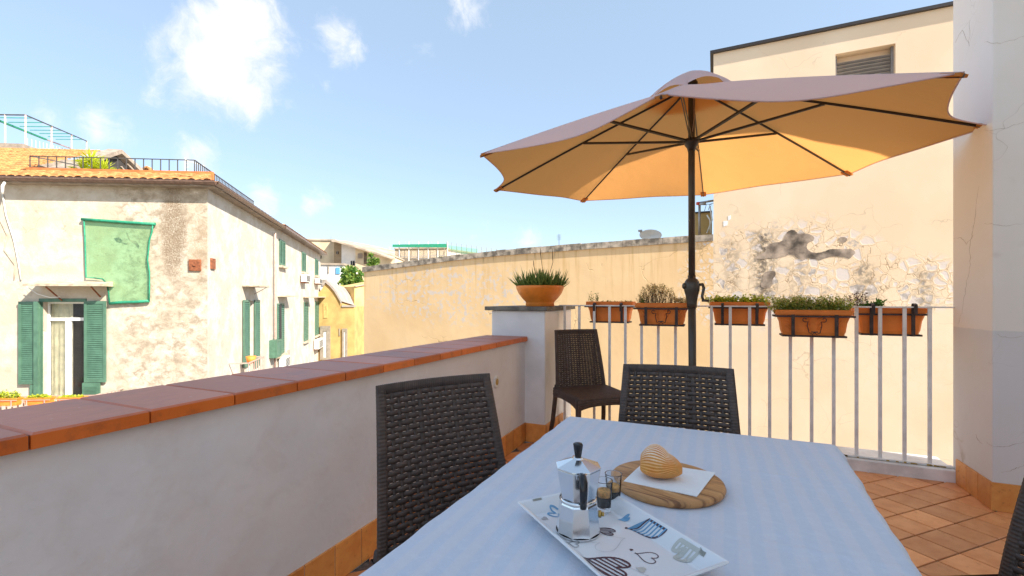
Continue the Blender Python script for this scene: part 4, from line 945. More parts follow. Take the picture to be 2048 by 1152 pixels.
lvo = MB().box(la + .001, la + .03, .07, .12, LT - .5, lzt).box(lb - .03, lb - .001, .07, .12, LT - .5, lzt).build('louvre_frame', M['louv'], yb)
for k in range(n):
    z = LT - .02 - k * .05; lv.bar((la + .03, .09, z), (lb - .03, .09, z), .045, .004, up=(0, .5, .85))
tag(lv.build('louvre_slats', M['louv'], lvo), kind='stuff')
# patches where the coat has fallen off: thin recess rims with the grey undercoat proud of nothing
def patch(poly, name='bare_patch', mat='patch', th=.003, parent=yb):
    pts = [yh(*p) for p in poly]; MB().prism([(x, -th, z) for x, z in pts], (0, th + .002, 0)).build(name, M[mat], parent)
def smooth_poly(poly, n=4, jit=.0):
    out = []; N = len(poly)
    for i in range(N):
        p0, p1, p2, p3 = [Vector(poly[(i + k - 1) % N]) for k in range(4)]
        for k in range(n):
            t_ = k / n; q = .5 * ((2 * p1) + (p2 - p0) * t_ + (2 * p0 - 5 * p1 + 4 * p2 - p3) * t_ ** 2 + (3 * p1 - p0 - 3 * p2 + p3) * t_ ** 3)
            out.append((q.x + rnd.uniform(-jit, jit), q.y + rnd.uniform(-jit, jit)))
    return out
zc = lambda x, y: (1400 + x * .27344, 400 + y * .27344)
main = [zc(*p) for p in [(400, 425), (430, 400), (478, 372), (482, 342), (540, 312), (600, 300), (628, 250), (650, 225), (690, 222), (718, 245), (760, 245), (800, 250), (832, 268), (830, 295), (795, 312), (782, 350), (815, 382), (880, 385), (940, 365), (985, 358), (1050, 360), (1110, 362), (1133, 385), (1110, 412), (1090, 428), (1010, 412), (930, 420), (870, 440), (800, 428), (740, 440), (690, 410), (655, 400), (630, 408), (560, 425), (500, 425), (440, 432)]]
patch(smooth_poly(main, 5, .75))
patch(smooth_poly([zc(*p) for p in [(470, 535), (500, 522), (545, 522), (552, 550), (530, 580), (515, 640), (452, 636), (450, 590)]], 3, .3))
patch(smooth_poly([zc(*p) for p in [(1020, 275), (1060, 272), (1078, 288), (1055, 312), (1025, 305)]], 3, .2))
patch(smooth_poly([zc(*p) for p in [(205, 118), (225, 112), (225, 140), (205, 150)]], 1), mat='napkin'); patch(smooth_poly([zc(*p) for p in [(170, 155), (205, 153), (200, 185), (172, 195)]], 1), mat='napkin')

bwall = thing('boundary_wall', 'long stained yellow boundary wall with grey coping stones stepping down to the left', 'wall', loc=(0, 8, 0))
tops = [(728, 534), (760, 530), (830, 521), (900, 511), (1000, 500), (1100, 492), (1200, 484), (1300, 477), (1380, 471), (1436, 467)]
tp2 = []
for px, py in tops:
    x = ony(px, 7.97).x; z = CAM_H + ray(px, py).z * (7.97 / ray(px, py).y); tp2.append((x, z))
def topz(x):
    for (xa, za), (xb, zb) in zip(tp2, tp2[1:]):
        if x <= xb: return za + (zb - za) * (x - xa) / (xb - xa)
    return tp2[-1][1]
xl, xr = ony(728, 8).x, x0 - .001
N = 60; mb = MB(); vs = []
for i in range(N + 1):
    x = xl + (xr - xl) * i / N; zt_ = topz(x) - .11; vs += [(x, 0, -7), (x, 0, zt_), (x, .30, zt_), (x, .30, -7)]
fs = [(i * 4 + k, (i + 1) * 4 + k, (i + 1) * 4 + (k + 1) % 4, i * 4 + (k + 1) % 4) for i in range(N) for k in range(4)] + [(0, 1, 2, 3), (N * 4 + 3, N * 4 + 2, N * 4 + 1, N * 4)]
mb.add(vs, fs); mb.build('wall_body', M['bound'], bwall)
x = xl - .03; r = random.Random(5)
cmat = simple('streaked_grey_coping', (.40, .33, .255), .9, .40, 9, .3, 40, perobj=.18)
while x < xr - .02:
    L = r.uniform(.20, .30); x2 = min(x + L, xr); zl, zr = topz(x) , topz(x2); g = .004; dz = r.uniform(-.006, .006)
    MB().add([(x, -.03, zl - .109), (x2 - g, -.03, zr - .109), (x2 - g, .34, zr - .109), (x, .34, zl - .109), (x, -.03, zl + dz), (x2 - g, -.03, zr + dz), (x2 - g, .34, zr + dz + .01), (x, .34, zl + dz + .01)],
             [(0, 3, 2, 1), (4, 5, 6, 7), (0, 1, 5, 4), (1, 2, 6, 5), (2, 3, 7, 6), (3, 0, 4, 7)]).build('coping_stone', cmat, bwall)
    x = x2

# small things behind the boundary wall
p = ony(1300, 8.9); dz = CAM_H + ray(1300, 468).z * (8.9 / ray(1300, 468).y)
sd = thing('satellite_dish', 'small pale satellite dish peeping over the boundary wall left of the parasol pole', 'satellite dish', loc=(p.x, 8.9, dz - .5))
MB().lathe([(0, 0), (.08, .008), (.16, .03), (.205, .055), (.20, .057), (.15, .036), (0, .01)], 28).build('dish', M['acw'], sd, WM[sd.name] @ Matrix.Translation((0, 0, .46)) @ Matrix.Rotation(radians(18), 4, 'Z') @ Matrix.Rotation(radians(76), 4, 'X') @ Matrix.Scale(.55, 4, (0, 1, 0)))
MB().tube([(0, 0, 0), (0, 0, .45)], .02, 8).tube([(-.14, -.02, .47), (-.17, -.1, .55)], .012, 6).box(-.20, -.13, -.12, -.07, .54, .575).build('mast', M['steel'], sd)
p = ony(1118, 9.2); dz = CAM_H + ray(1118, 474).z * (9.2 / ray(1118, 474).y)
an = thing('television_aerial', 'thin television aerial above the boundary wall right of the aloe bowl', 'aerial', loc=(p.x, 9.2, dz - .5)); mb = MB().tube([(0, 0, 0), (0, 0, .56)], .006, 5)
for k in range(5): mb.tube([(-.05, 0, .44 + k * .025), (.05, 0, .44 + k * .025)], .003, 4)
mb.build('aerial', M['steel'], an)
pg = thing('pipe_cluster', 'galvanised pipe elbow, cables and boards at the left edge of the cream building', 'pipes', loc=(0, 8.4, 0))
def yp(px, py, yy): r_ = ray(px, py); t_ = yy / r_.y; return (r_.x * t_, yy - 8.4, CAM_H + r_.z * t_)
MB().tube([yp(1399, 470, 8.5), yp(1399, 408, 8.5)], .022, 8).tube([yp(1397, 406, 8.5), yp(1428, 401, 8.5)], .018, 8).tube([yp(1399, 408, 8.45), yp(1412, 408, 8.45)], .02, 8).build('pipe', M['steel'], pg)
MB().lathe([(0, -.03), (.03, -.02), (.03, .02), (0, .03)], 12, c=yp(1396, 407, 8.48)).build('red_joint', simple('red_pipe_joint', (.55, .08, .05), .5), pg)
a, b = yp(1390, 427, 8.7), yp(1424, 427, 8.7); zb_ = yp(1390, 475, 8.7)[2]
MB().box(a[0], b[0], .3, .5, zb_, a[2]).build('board', M['paleyel'], pg); MB().box(a[0] - .01, b[0], .28, .52, a[2], a[2] + .025).build('board_cap', M['rib'], pg)
for k, (q0, q1, q2) in enumerate((((1414, 430), (1420, 440), (1421, 466)), ((1420, 412), (1424, 440), (1414, 466)), ((1409, 422), (1413, 408), (1424, 410)), ((1417, 420), (1420, 408), (1428, 406)))):
    MB().tube([yp(*q0, 8.4), yp(*q1, 8.4), yp(*q2, 8.4)], .013 if k < 2 else .005, 6).build('cable', M['cable'] if k < 2 else M['pole'], pg)

# ------------------------------------------------------------------ left building
CO = Vector((*(FV * 13.5 + RV * ((415 - 1024) / FOC * 13.5)).xy, GZ)); F1 = Fr(CO, radians(85)); F2 = stf
hz = lambda fr, px, py, c=0: fr.hit(px, py, c)
lb1 = thing('plaster_building', 'old building with patched flaking cream plaster and a tall green shuttered window on the left', 'building', mat=F1.M)
EZ = hz(F1, 415, 376)[1]
w0 = F1.rect(86, 604, 169, 790); wz0 = hz(F1, 90, 905)[1] if False else w0[2] - .55
hole = (w0[0], w0[1], wz0, w0[3])
mb = MB(); wall(mb, -13, 0, 0, EZ, [hole], .26); mb.build('front_wall', M['facade1'], lb1)
SL = 7.95
def srect(x0, y0, x1, y1): return F2.rect(x0, y0, x1, y1)
h1 = srect(497, 602, 506, 735); h1 = (h1[0], h1[1], h1[2] - .3, h1[3])
mb = MB(); wall(mb, 0, SL, 0, EZ, [h1], .22); st_o = mb.build('street_wall', M['facade2'], lb1, F2.M)
# inner core and flat roof behind the eaves
def loc1(p): return F1.M.inverted() @ p
cn = [(-13, .32, 0), (-.4, .32, 0)] + [tuple(loc1(F2.M @ Vector(v))) for v in ((.3, .35, 0), (SL, .35, 0), (SL, 9, 0))] + [(-13, 12, 0)]
MB().prism([(a, b, 0) for a, b, c in cn], (0, 0, EZ - .02)).build('inner_walls', M['facade2'], lb1)
# eaves: soffit, gutter (front and street)
MB().box(-13, .30, -.28, .3, EZ - .02, EZ + .03).build('eaves_board', M['fascia'], lb1)
def gutter(fr, a0, a1, b, name='gutter', out=.42):
    mb = MB(); prof = [(-out, b + .10), (-out - .01, b + .06), (-out + .03, b + .005), (-out + .10, b - .01), (-out + .15, b + .03), (-out + .15, b + .10)]
    vs = [(a, y, z) for a in (a0, a1) for y, z in prof]; n = len(prof)
    mb.add(vs, [(k, k + 1, n + k + 1, n + k) for k in range(n - 1)]); mb.add([(a, y, z) for a in (a0, a1) for y, z in [(-out - .012, b + .095), (-out - .012, b + .11), (-out + .012, b + .11)]], [(0, 1, 4, 3), (1, 2, 5, 4)])
    return mb.build(name, M['gutter'], lb1, fr.M)
gutter(F1, -13, .42, EZ + .02); gutter(F2, -.42, SL, EZ + .02)
F2b = MB().box(-.30, SL, -.28, .34, EZ - .02, EZ + .028).build('eaves_board', M['fascia'], lb1, F2.M)
# tiled roof: undulating courses
def roof(name, a0, a1, y0, y1, z0, z1, clip=None, pitch=.21, course=.36, fr=F1, parent=lb1):
    L = sqrt((y1 - y0) ** 2 + (z1 - z0) ** 2); nc = max(1, round(L / course)); per = 8; na = int((a1 - a0) / pitch) * per; mb = MB(); vs = []; rows = 0
    for c in range(nc):
        for e in (0.0, 1.0):
            s = (c + e) / nc; rows += 1; lift_ = .045 * (1 - e) if True else 0
            for i in range(na + 1):
                a = a0 + (a1 - a0) * i / na; w_ = .035 * abs(sin(pi * i / per)) ** .6 + rnd.uniform(-.003, .003)
                ax = a if clip is None else clip(a, s)
                vs.append((ax, y0 + (y1 - y0) * s, z0 + (z1 - z0) * s + w_ + lift_ + (.012 * sin(c * 5 + i // per * 3.1))))
    n = na + 1; fs = [(j * n + i, j * n + i + 1, (j + 1) * n + i + 1, (j + 1) * n + i) for j in range(rows - 1) for i in range(na)]
    mb.add(vs, fs, 0, False); o = mb.build(name, M['rooft'], parent, fr.M); return tag(o, kind='stuff')
roof('roof_tiles', -6.2, .30, -.36, .85, EZ + .10, EZ + .60, clip=lambda a, s: min(a, .30 - .62 * s))
roof('roof_tiles', .2, 8.2 - .25, -.36, .85, EZ + .10, EZ + .42, clip=lambda a, s: a if a > 1 else (-.25 + .6 * s) + (a - .2) * (1.25 - .6 * s) / .8, fr=F2)
MB().box(-6.2, -.32, .86, .95, EZ + .3, EZ + .72).build('terrace_kerb', simple('orange_kerb_paint', (.55, .17, .05), .8, .15, 5), lb1)
ridge_y = 4.6; RZ0 = hz(F1, 120, 300, ridge_y)[1]
ag = hz(F1, 95, 352, .9)[0]; agr = hz(F1, 226, 300, ridge_y)[0]
roof('main_roof_tiles', -12, 0, -.36, ridge_y, EZ + .10, RZ0, clip=lambda a, s: (-12 + (a + 12) * ((ag - .35 + (agr - ag) * s + 12) / 12)))
# gable end with weathered rakes
def gp(px, py, c): a, b = hz(F1, px, py, c); return Vector((a, c, b))
A_, B_, C_ = gp(62, 358, .6), gp(232, 303, ridge_y), gp(272, 357, ridge_y + 3.2)
B2 = Vector((agr + .1, ridge_y, RZ0 + .02))
MB().bar(A_, B2, .45, .14).bar(B2 + Vector((0, 0, .0)), Vector((B2.x + .35, ridge_y + 3.4, EZ + .75)), .45, .14).build('rake_board', M['fascia'], lb1)
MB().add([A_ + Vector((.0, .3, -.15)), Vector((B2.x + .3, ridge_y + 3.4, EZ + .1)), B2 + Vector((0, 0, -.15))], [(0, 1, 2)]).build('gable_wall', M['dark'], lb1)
MB().bar((B2.x + .12, ridge_y + .4, RZ0 - .35), (B2.x + .4, ridge_y + 2.9, EZ + .6), .06, .06).bar((B2.x + .12, ridge_y + .1, RZ0 - .55), (B2.x + .3, ridge_y + 1.9, EZ + .5), .05, .05).build('gable_strut', M['fascia'], lb1)
# main window with open shutters
def shutter(mb, sl, a0, a1, b0, b1, y, t_=.04, st=.07, nsl=40, midrail=None):
    mb.box(a0, a0 + st, y - t_, y, b0, b1).box(a1 - st, a1, y - t_, y, b0, b1).box(a0 + st, a1 - st, y - t_, y, b1 - st * 1.2, b1).box(a0 + st, a1 - st, y - t_, y, b0, b0 + st * 1.4)
    if midrail: mb.box(a0 + st, a1 - st, y - t_, y, midrail, midrail + st)
    lo, hi = b0 + st * 1.4, b1 - st * 1.2; p_ = (hi - lo) / nsl
    for k in range(nsl): z = lo + (k + .5) * p_; sl.bar((a0 + st, y - t_ / 2, z), (a1 - st, y - t_ / 2, z), .006, p_ * 1.05, up=(0, .55, 1))
def window(parent, M_, hole, depth, nsash=2, transom=None, dark=False):
    p, q, r_, s_ = hole; o = MB(); fw = .05; y = depth - .11
    o.box(p, p + fw, y, y + .05, r_, s_).box(q - fw, q, y, y + .05, r_, s_).box(p + fw, q - fw, y, y + .05, s_ - fw, s_)
    if transom: o.box(p + fw, q - fw, y - .01, y + .05, transom, transom + .09)
    for k in range(1, nsash): x = p + (q - p) * k / nsash; o.box(x - .07, x + .07, y - .02, y + .05, r_, transom or s_ - fw)
    wf = o.build('window_frame', M['wframe'], parent, M_)
    MB().box(p + fw, q - fw, y + .02, y + .026, r_, s_ - fw).build('window_pane', M['pane'], parent, M_)
    cu = MB()
    if not dark: cu.grid(lambda u, v: Vector((p + .03 + (q - p) * .52 * u, depth - .025 + .014 * sin(u * 26), r_ + (s_ - r_ - .02) * v)), 60, 2); cu.grid(lambda u, v: Vector((q - .03 - (q - p) * .16 * u, depth - .025 + .012 * sin(u * 20), r_ + (s_ - r_ - .02) * v)), 20, 2); cu.build('curtain', M['curtain'], parent, M_)
    MB().box(p + .001, q - .001, depth - .008, depth - .002, r_ + .001, s_ - .001).build('dark_interior', M['dark'], parent, M_)
window(lb1, F1.M, hole, .26, 2, hz(F1, 120, 642)[1])
MB().box(hole[0] - .09, hole[1] + .06, -.03, .02, hole[3], hole[3] + .10).box(hole[0] - .09, hole[0], -.03, .02, wz0, hole[3]).box(hole[1], hole[1] + .03, -.03, .02, wz0, hole[3]).build('outer_frame', M['shut'], lb1, bevel=.008)
for (xa, xb, yt, yb_, lab) in ((39, 73, 603, 768, 'left'), (170, 213, 602, 764, 'right')):
    a0, a1, b0, b1 = F1.rect(xa, yt, xb, yb_, -.05); m1 = MB(); m2 = MB(); shutter(m1, m2, a0, a1, b0, b1, -.05)
    if lab == 'left': m1.box(a1 + .005, hz(F1, 85, 600)[0] - .0, -.15, -.055, wz0, b1)
    e0, e1 = (a0 + .30, a1 + .0) if lab == 'left' else (a0 - .05, a0 + .42)
    m1.box(e0, e1, -.09, -.05, wz0, b0 - .01)
    for k in range(6): m2.box(e0 + .08, e1 - .08, -.10, -.088, b0 - .12 - k * .04, b0 - .135 - k * .04)
    so_ = m1.build('shutter', M['shut'], lb1, bevel=0); tag(m2.build('shutter_slats', M['shut'], so_), kind='stuff')
# concrete hood above the window
hh = F1.rect(45, 568, 203, 573, -.5); mh = MB(); a0, a1 = hh[0], hh[1]; zb_ = (hh[2] + hh[3]) / 2 - .02
mh.add([(a0, -.5, zb_), (a1, -.5, zb_), (a1 - .02, .0, zb_), (a0 + .02, .0, zb_), (a0, -.5, zb_ + .06), (a1, -.5, zb_ + .06), (a1 - .02, 0, zb_ + .15), (a0 + .02, 0, zb_ + .15)], [(0, 3, 2, 1), (4, 5, 6, 7), (0, 1, 5, 4), (1, 2, 6, 5), (3, 0, 4, 7)])
mh.build('window_hood', M['hood'], lb1)
MB().bar((a0 + .55, -.45, zb_ - .02), (a0 + .62, -.01, zb_ - .42), .03).bar((a1 - .35, -.4, zb_ - .02), (a1 - .4, -.01, zb_ - .30), .03).build('hood_bracket', M['rust'], lb1)
# balcony with railing and planters
by = -1.0; bz = hz(F1, 100, 792, by)[1]; bl, br_ = hz(F1, -80, 790, by)[0], hz(F1, 190, 790, by)[0]
bf = thing('balcony', 'rusty iron balcony with rows of small planters below the tall green shuttered window', 'balcony', mat=F1.M)
MB().box(bl, br_, by - .03, 0, bz - 1.2, bz - 1.02).build('balcony_slab', M['hood'], bf)
mb = MB().box(bl, br_, by - .02, by + .02, bz - .02, bz + .01).box(br_ - .02, br_ + .02, by, 0, bz - .02, bz + .01).box(bl, br_, by - .01, by + .01, bz - .98, bz - .95)
mb.build('balcony_rail', M['pinkiron'], bf); mb = MB(); x = bl; pm = MB().box(-.012, .012, by - .012, by + .012, bz - 1.02, bz - .02).mesh('baluster', M['pinkiron'])
while x < br_: link('baluster', pm, bf, F1.M @ Matrix.Translation((x, 0, 0))); x += .14
for k in range(7): link('baluster', pm, bf, F1.M @ Matrix.Translation((br_, by * -1 * 0 - by * (k / 7), 0)))
r = random.Random(21)
for k in range(5):
    xa = bl + .12 + k * .80
    if xa + .62 > br_ - .02: break
    bt = thing('balcony_planter', ['long orange planter at the far left end of the iron balcony', 'long orange planter with a bright yellow bush on the iron balcony', 'long orange planter in front of the white window frame on the balcony', 'long orange planter below the right green shutter on the balcony', 'long orange planter at the right end of the iron balcony'][k], 'planter', mat=F1.M @ Matrix.Translation((xa, by - .13, bz - .2)), group='planters along the iron balcony')
    trough(0, .66, 0, .2, .2, 0, 0).build('box', M['terra'], bt, WM[bt.name] @ Matrix.Translation((.33, 0, 0)))
    MB().box(-.02, .68, -.12, -.112, .14, .155).box(-.02, .68, -.12, -.112, -.02, -.005).box(.10, .125, -.121, -.112, -.02, .15).box(.53, .555, -.121, -.112, -.02, .15).build('iron_holder', M['pinkiron'], bt)
    mb = MB()
    hgt = [.10, .22, .09, .05, .14][k]
    bush(mb, .06, .60, -.07, .07, .18, lambda u, h_=hgt: h_ * (.5 + .5 * sin(pi * u)), 70, 9, .05, .035, (0, 0, 1), r)
    tag(mb.build('balcony_plant', [M['lime'], M['herb']], None, WM[bt.name]), ['low yellow green plant at the far left end of the iron balcony', 'round bright yellow green bush on the iron balcony left of the window', 'short green plant on the balcony before the white window', 'tiny plant on the balcony below the right shutter', 'yellow green plant at the right end of the iron balcony'][k], 'plant', 'plants along the iron balcony')
# green net over the damaged plaster
npx = [(168, 440), (200, 441), (255, 445), (306, 448), (304, 463), (299, 480), (297, 500), (295, 520), (299, 545), (299, 575), (298, 602), (270, 604), (240, 605), (219, 607), (217, 585), (214, 567), (205, 558), (190, 556), (172, 555), (171, 520), (170, 480)]
nt = thing('safety_net', 'translucent green net with darker green hem stretched over damaged plaster', 'net', mat=F1.M)
pts = [Vector((hz(F1, px, py, -.07)[0], -.07, hz(F1, px, py, -.07)[1])) for px, py in npx]
MB().prism(pts, (0, .003, 0)).build('net_mesh', M['net'], nt)
hm = MB(); cl = pts + [pts[0]]
hm.tube(cl[3:11], .020, 6).tube(cl[12:], .020, 6).tube(cl[13:18], .02, 6).tube([pts[0] + Vector((-.06, 0, .02)), pts[1], pts[2], pts[3] + Vector((.06, 0, 0))], .045, 6).tube([pts[10], pts[11], pts[12], pts[13]], .045, 6)
hm.build('net_hem', M['netrope'], nt)
# broken plaster behind the net
mb = MB()
for pl in ([(228, 477), (238, 474), (246, 482), (240, 486), (233, 484)], [(252, 462), (257, 470), (262, 482), (258, 480), (254, 472)], [(262, 480), (272, 482), (279, 492), (277, 498), (270, 488), (262, 484)], [(240, 484), (252, 486), (262, 487), (252, 490)]):
    mb.prism([Vector((hz(F1, *p)[0], -.004, hz(F1, *p)[1])) for p in pl], (0, .006, 0))
mb.build('broken_plaster', M['patch'], lb1)
# anchor plates
a0, a1, b0, b1 = F1.rect(379, 519, 403, 542); ap_ = MB().box(a0, a1, -.05, -.002, b0, b1).box((a0 + a1) / 2 - .03, (a0 + a1) / 2 + .03, -.08, -.05, (b0 + b1) / 2 - .03, (b0 + b1) / 2 + .03).build('anchor_plate', M['rust'], lb1, bevel=.008)
a0, a1, b0, b1 = F2.rect(420, 516, 428, 539); MB().box(a0, a1, -.05, -.002, b0, b1).build('anchor_plate', M['rust'], lb1, F2.M, bevel=.008)
# cables
def cab(name, pxs, fr, c, rad, mat, parent=lb1):
    P_ = [Vector((hz(fr, px, py, cc)[0], cc, hz(fr, px, py, cc)[1])) for (px, py), cc in zip(pxs, c if isinstance(c, list) else [c] * len(pxs))]
    return MB().tube(P_, rad, 6).build(name, mat, parent, fr.M)
cab('cable', [(48, 350), (25, 356), (10, 364), (5, 372), (5, 388)], F1, [.9, .2, -.3, -.47, -.45], .035, M['cable'])
cab('cable', [(5, 388), (12, 430), (20, 455), (28, 480), (36, 520), (42, 560)], F1, -.03, .018, M['cable'])
cab('cable', [(0, 440), (14, 470), (8, 500), (30, 530), (28, 560)], F1, -.02, .010, M['hood'])
cab('cable', [(52, 572), (75, 588), (100, 595), (120, 594)], F1, -.2, .012, M['cable'])
# railing of the roof terrace
rt = thing('roof_terrace_railing', 'thin dark iron railing round the roof terrace of the old plaster building', 'railing', mat=F1.M)
def railrun(fr, a0, a1, c0, c1, zt_, zb2, step, parent, mt, rr=.011, name='baluster', prad=.018):
    n = max(1, int(sqrt((a1 - a0) ** 2 + (c1 - c0) ** 2) / step)); me = MB().box(-rr, rr, -rr, rr, 0, zt_ - zb2).mesh(name, M[mt])
    for k in range(n + 1):
        t_ = k / n; link(name, me, parent, fr.M @ Matrix.Translation((a0 + (a1 - a0) * t_, c0 + (c1 - c0) * t_, zb2)))
    MB().bar((a0, c0, zt_), (a1, c1, zt_), prad * 2, prad * 1.2).bar((a0, c0, zb2 + .08), (a1, c1, zb2 + .08), prad * 1.2, prad).build('top_rail', M[mt], parent, fr.M)
zT = hz(F1, 300, 318, 1.0)[1]; zB = EZ + .62
a_l = hz(F1, 60, 330, 1.0)[0]; a_r = hz(F1, 389, 322, 1.0)[0]
railrun(F1, a_l, a_r, 1.0, 1.0, zT, zB, .24, rt, 'darkiron')
crn = F2.M.inverted() @ (F1.M @ Vector((a_r, 1.0, 0)))
railrun(F2, crn.x, SL - .6, crn.y, crn.y, zT, zB, .15, rt, 'darkiron')
mb = MB().bar((a_l, 1.0, zT), (a_l + .9, 2.4, zB + .5), .03, .03).build('rail_brace', M['darkiron'], rt)
# yucca plants on the terrace
def yucca(px, py, h, lab, n=46, sc=1.0):
    b = gp(px, py, 1.45); yk = thing('yucca_plant', lab, 'plant', mat=F1.M @ Matrix.Translation((b.x, b.y, EZ + .55)), group='yucca plants on the roof terrace'); rr_ = random.Random(px)
    mb = MB(); top = b.z - EZ - .55
    for k in range(n):
        a = rr_.uniform(0, 2 * pi); e = rr_.uniform(-.35, 1.4); L = rr_.uniform(.38, .55) * sc; d = Vector((cos(a) * cos(e), sin(a) * cos(e), sin(e)))
        p0 = Vector((0, 0, top)); tip_ = p0 + d * L + Vector((0, 0, -.08 * (1 - abs(sin(e))))); sd_ = d.cross(Vector((0, 0, 1))); sd_ = (sd_.normalized() if sd_.length > .01 else Vector((1, 0, 0))) * .022 * sc; m_ = p0 + d * L * .45
        mb.add([p0 - sd_ * .6, p0 + sd_ * .6, m_ + sd_, tip_, m_ - sd_], [(0, 1, 2, 3, 4)])
    mb.build('leaves', M['lime'], yk); MB().tube([(0, 0, 0), (.02, 0, top)], .035, 7).build('trunk', M['barkm'], yk)
yucca(182, 322, 1, 'tallest yucca on the roof terrace, head above the railing', 50); yucca(166, 342, 1, 'yucca at the left of the roof terrace clump', 56, 1.05)
yucca(186, 338, 1, 'yucca in the middle of the roof terrace clump', 56, 1.05); yucca(208, 340, 1, 'yucca at the right of the roof terrace clump by the gable', 56, 1.0)
# pergola frame on the top left roof
pgl = thing('roof_pergola', 'light metal pergola frame with teal bars above the tiled roof at the far left', 'pergola', mat=F1.M); pc0, pc1 = 5.2, 9.5
def P5(px, py, c): a, b = hz(F1, px, py, c); return Vector((a, c, b))
fl_, fr_, bk_ = P5(-40, 229, pc0), P5(51, 230, pc0), P5(173, 282, 13.5)
MB().bar(fl_, fr_, .04).bar(fr_, bk_, .04).build('top_frame', M['darkiron'], pgl)
for k in range(7):
    e = fr_.lerp(bk_, (k + .6) / 7.2); s_ = e + (fl_ - fr_); MB().bar(e, e.lerp(s_, .85), .03).build('teal_bar', M['teal'], pgl)
for q_ in (fr_, fr_.lerp(bk_, .34), fr_.lerp(bk_, .68), bk_, fl_.lerp(fr_, .55)):
    MB().bar(q_, Vector((q_.x, q_.y, RZ0 - .1)), .05).build('post', M['pinkiron'], pgl)
MB().bar(P5(-10, 238, pc0 - .1), P5(92, 279, 8.5), .07).build('green_beam', M['netrope'], pgl)
MB().bar(P5(92, 279, 8.5), P5(150, 300, 12), .05).build('handrail', M['pinkiron'], pgl)
for k in range(14):
    q_ = P5(55, 276, 5.5).lerp(P5(140, 300, 12), k / 13); MB().bar(q_, Vector((q_.x, q_.y, q_.z - 1.0)), .02).build('baluster', M['pinkiron'], pgl)
MB().box(-12, P5(55, 292, 5.2).x, 5.0, 12, RZ0 - .3, P5(30, 290, 5.2).z).build('upper_terrace', M['fascia'], pgl)
# aerial behind the terrace railing and the little roof beyond
ar = P5(371, 360, 4); aer = thing('roof_aerial', 'white aerial pole with short arms behind the roof terrace railing', 'aerial', mat=F1.M @ Matrix.Translation(ar))
mb = MB().bar((0, 0, 0), (0, 0, .85), .05)
for k in range(5): mb.bar((-.02, 0, .1 + k * .13), (.10, 0, .1 + k * .13), .02)
mb.bar((.0, 0, .75), (.7, 0, .55), .025).build('aerial', M['acw'], aer)
lr = thing('small_gabled_roof', 'small orange tiled gable roof peeping behind the roof terrace', 'building', mat=F1.M)
g0, g1, g2, g3 = P5(272, 352, 8), P5(301, 338, 8), P5(318, 357, 8), P5(268, 345, 10)
MB().prism([g0 + Vector((0, 0, -.6)), g0, g1, g2, g2 + Vector((0, 0, -.6))], (-.3, 3, 0)).build('gable', M['farwhite'], lr); MB().bar(g0 + Vector((0, -.1, .05)), g1 + Vector((0, -.1, .05)), .3, .06).bar(g1 + Vector((0, -.1, .05)), g2 + Vector((0, -.1, .05)), .3, .06).build('roof', M['rooft'], lr)

# street side windows, shutters and hoods
def side_window(parent, fr, x0, y0, x1, y1, openf=None, hood=None, closed=True):
    a0, a1, b0, b1 = fr.rect(x0, y0, x1, y1)
    if closed:
        m_ = (a0 + a1) / 2; m1 = MB(); m2 = MB(); shutter(m1, m2, a0, m_ - .01, b0, b1, -.01, nsl=22); shutter(m1, m2, m_ + .01, a1, b0, b1, -.01, nsl=22)
        s_ = m1.build('shutter', M['shut'], parent, fr.M); o = tag(m2.build('shutter_slats', M['shut'], s_), kind='stuff')
        MB().box(a0 + .02, a1 - .02, -.012, -.002, b0, b1).build('window_recess', M['dark'], parent, fr.M)
        MB().box(a0 - .1, a1 + .1, -.16, 0, b0 - .12, b0 - .02).build('sill', M['hood'], parent, fr.M)
    if hood:
        ha0, hz0 = fr.hit(hood[0], hood[2], 0); ha1 = fr.hit(hood[1], hood[2], 0)[0]
        MB().box(ha0, ha1, -.5, 0, hz0 - .03, hz0 + .03).build('window_hood', M['hood'], parent, fr.M)
window(lb1, F2.M, h1, .22, 2, None)
mid = (h1[0] + h1[1]) / 2
for (xa, xb) in ((483.5, 496.5), (506.5, 517)):     # leaves folded back against the wall
    a0, a1, b0, b1 = F2.rect(xa, 600, xb, 731); m1 = MB(); m2 = MB(); shutter(m1, m2, a0 + .02, a1 - .02, b0, b1, -.03, nsl=34)
    s_ = m1.build('shutter', M['shut'], lb1, F2.M); tag(m2.build('shutter_slats', M['shut'], s_), kind='stuff')
ha0, hzz = F2.hit(484, 571); ha1 = F2.hit(508, 571)[0]; MB().box(ha0, ha1 + .1, -.55, 0, hzz - .03, hzz + .02).bar((ha1, -.5, hzz), (ha1, 0, hzz - .3), .02).build('window_hood', M['hood'], lb1, F2.M)
cab('downpipe', [(550, 466), (550, 540), (550, 620), (550, 760)], F2, -.10, .05, M['pinkiron'])
sb = thing('street_balcony', 'small balcony with pots under the first window of the street side facade', 'balcony', mat=F2.M)
a0, zz = F2.hit(484, 728, -.4); a1 = F2.hit(516, 728, -.4)[0]; mb = MB().box(a0, a1, -.62, -.58, zz, zz + .04).box(a0, a1, -.62, 0, zz - .75, zz - .65).box(a0, a0 + .03, -.6, 0, zz, zz + .04).box(a1 - .03, a1, -.6, 0, zz, zz + .04)
for k in range(9): x = a0 + (a1 - a0) * k / 8; mb.box(x - .012, x + .012, -.61, -.59, zz - .7, zz)
mb.build('rail', M['pinkiron'], sb); MB().lathe([(0, 0), (.12, 0), (.17, .25), (.15, .25), (0, .2)], 14, c=((a0 + a1) / 2, -.42, zz - .1)).build('pot', M['terra'], sb)
gb = thing('shuttered_box', 'small green louvred cabinet fixed between two street side windows', 'cabinet', mat=F2.M)
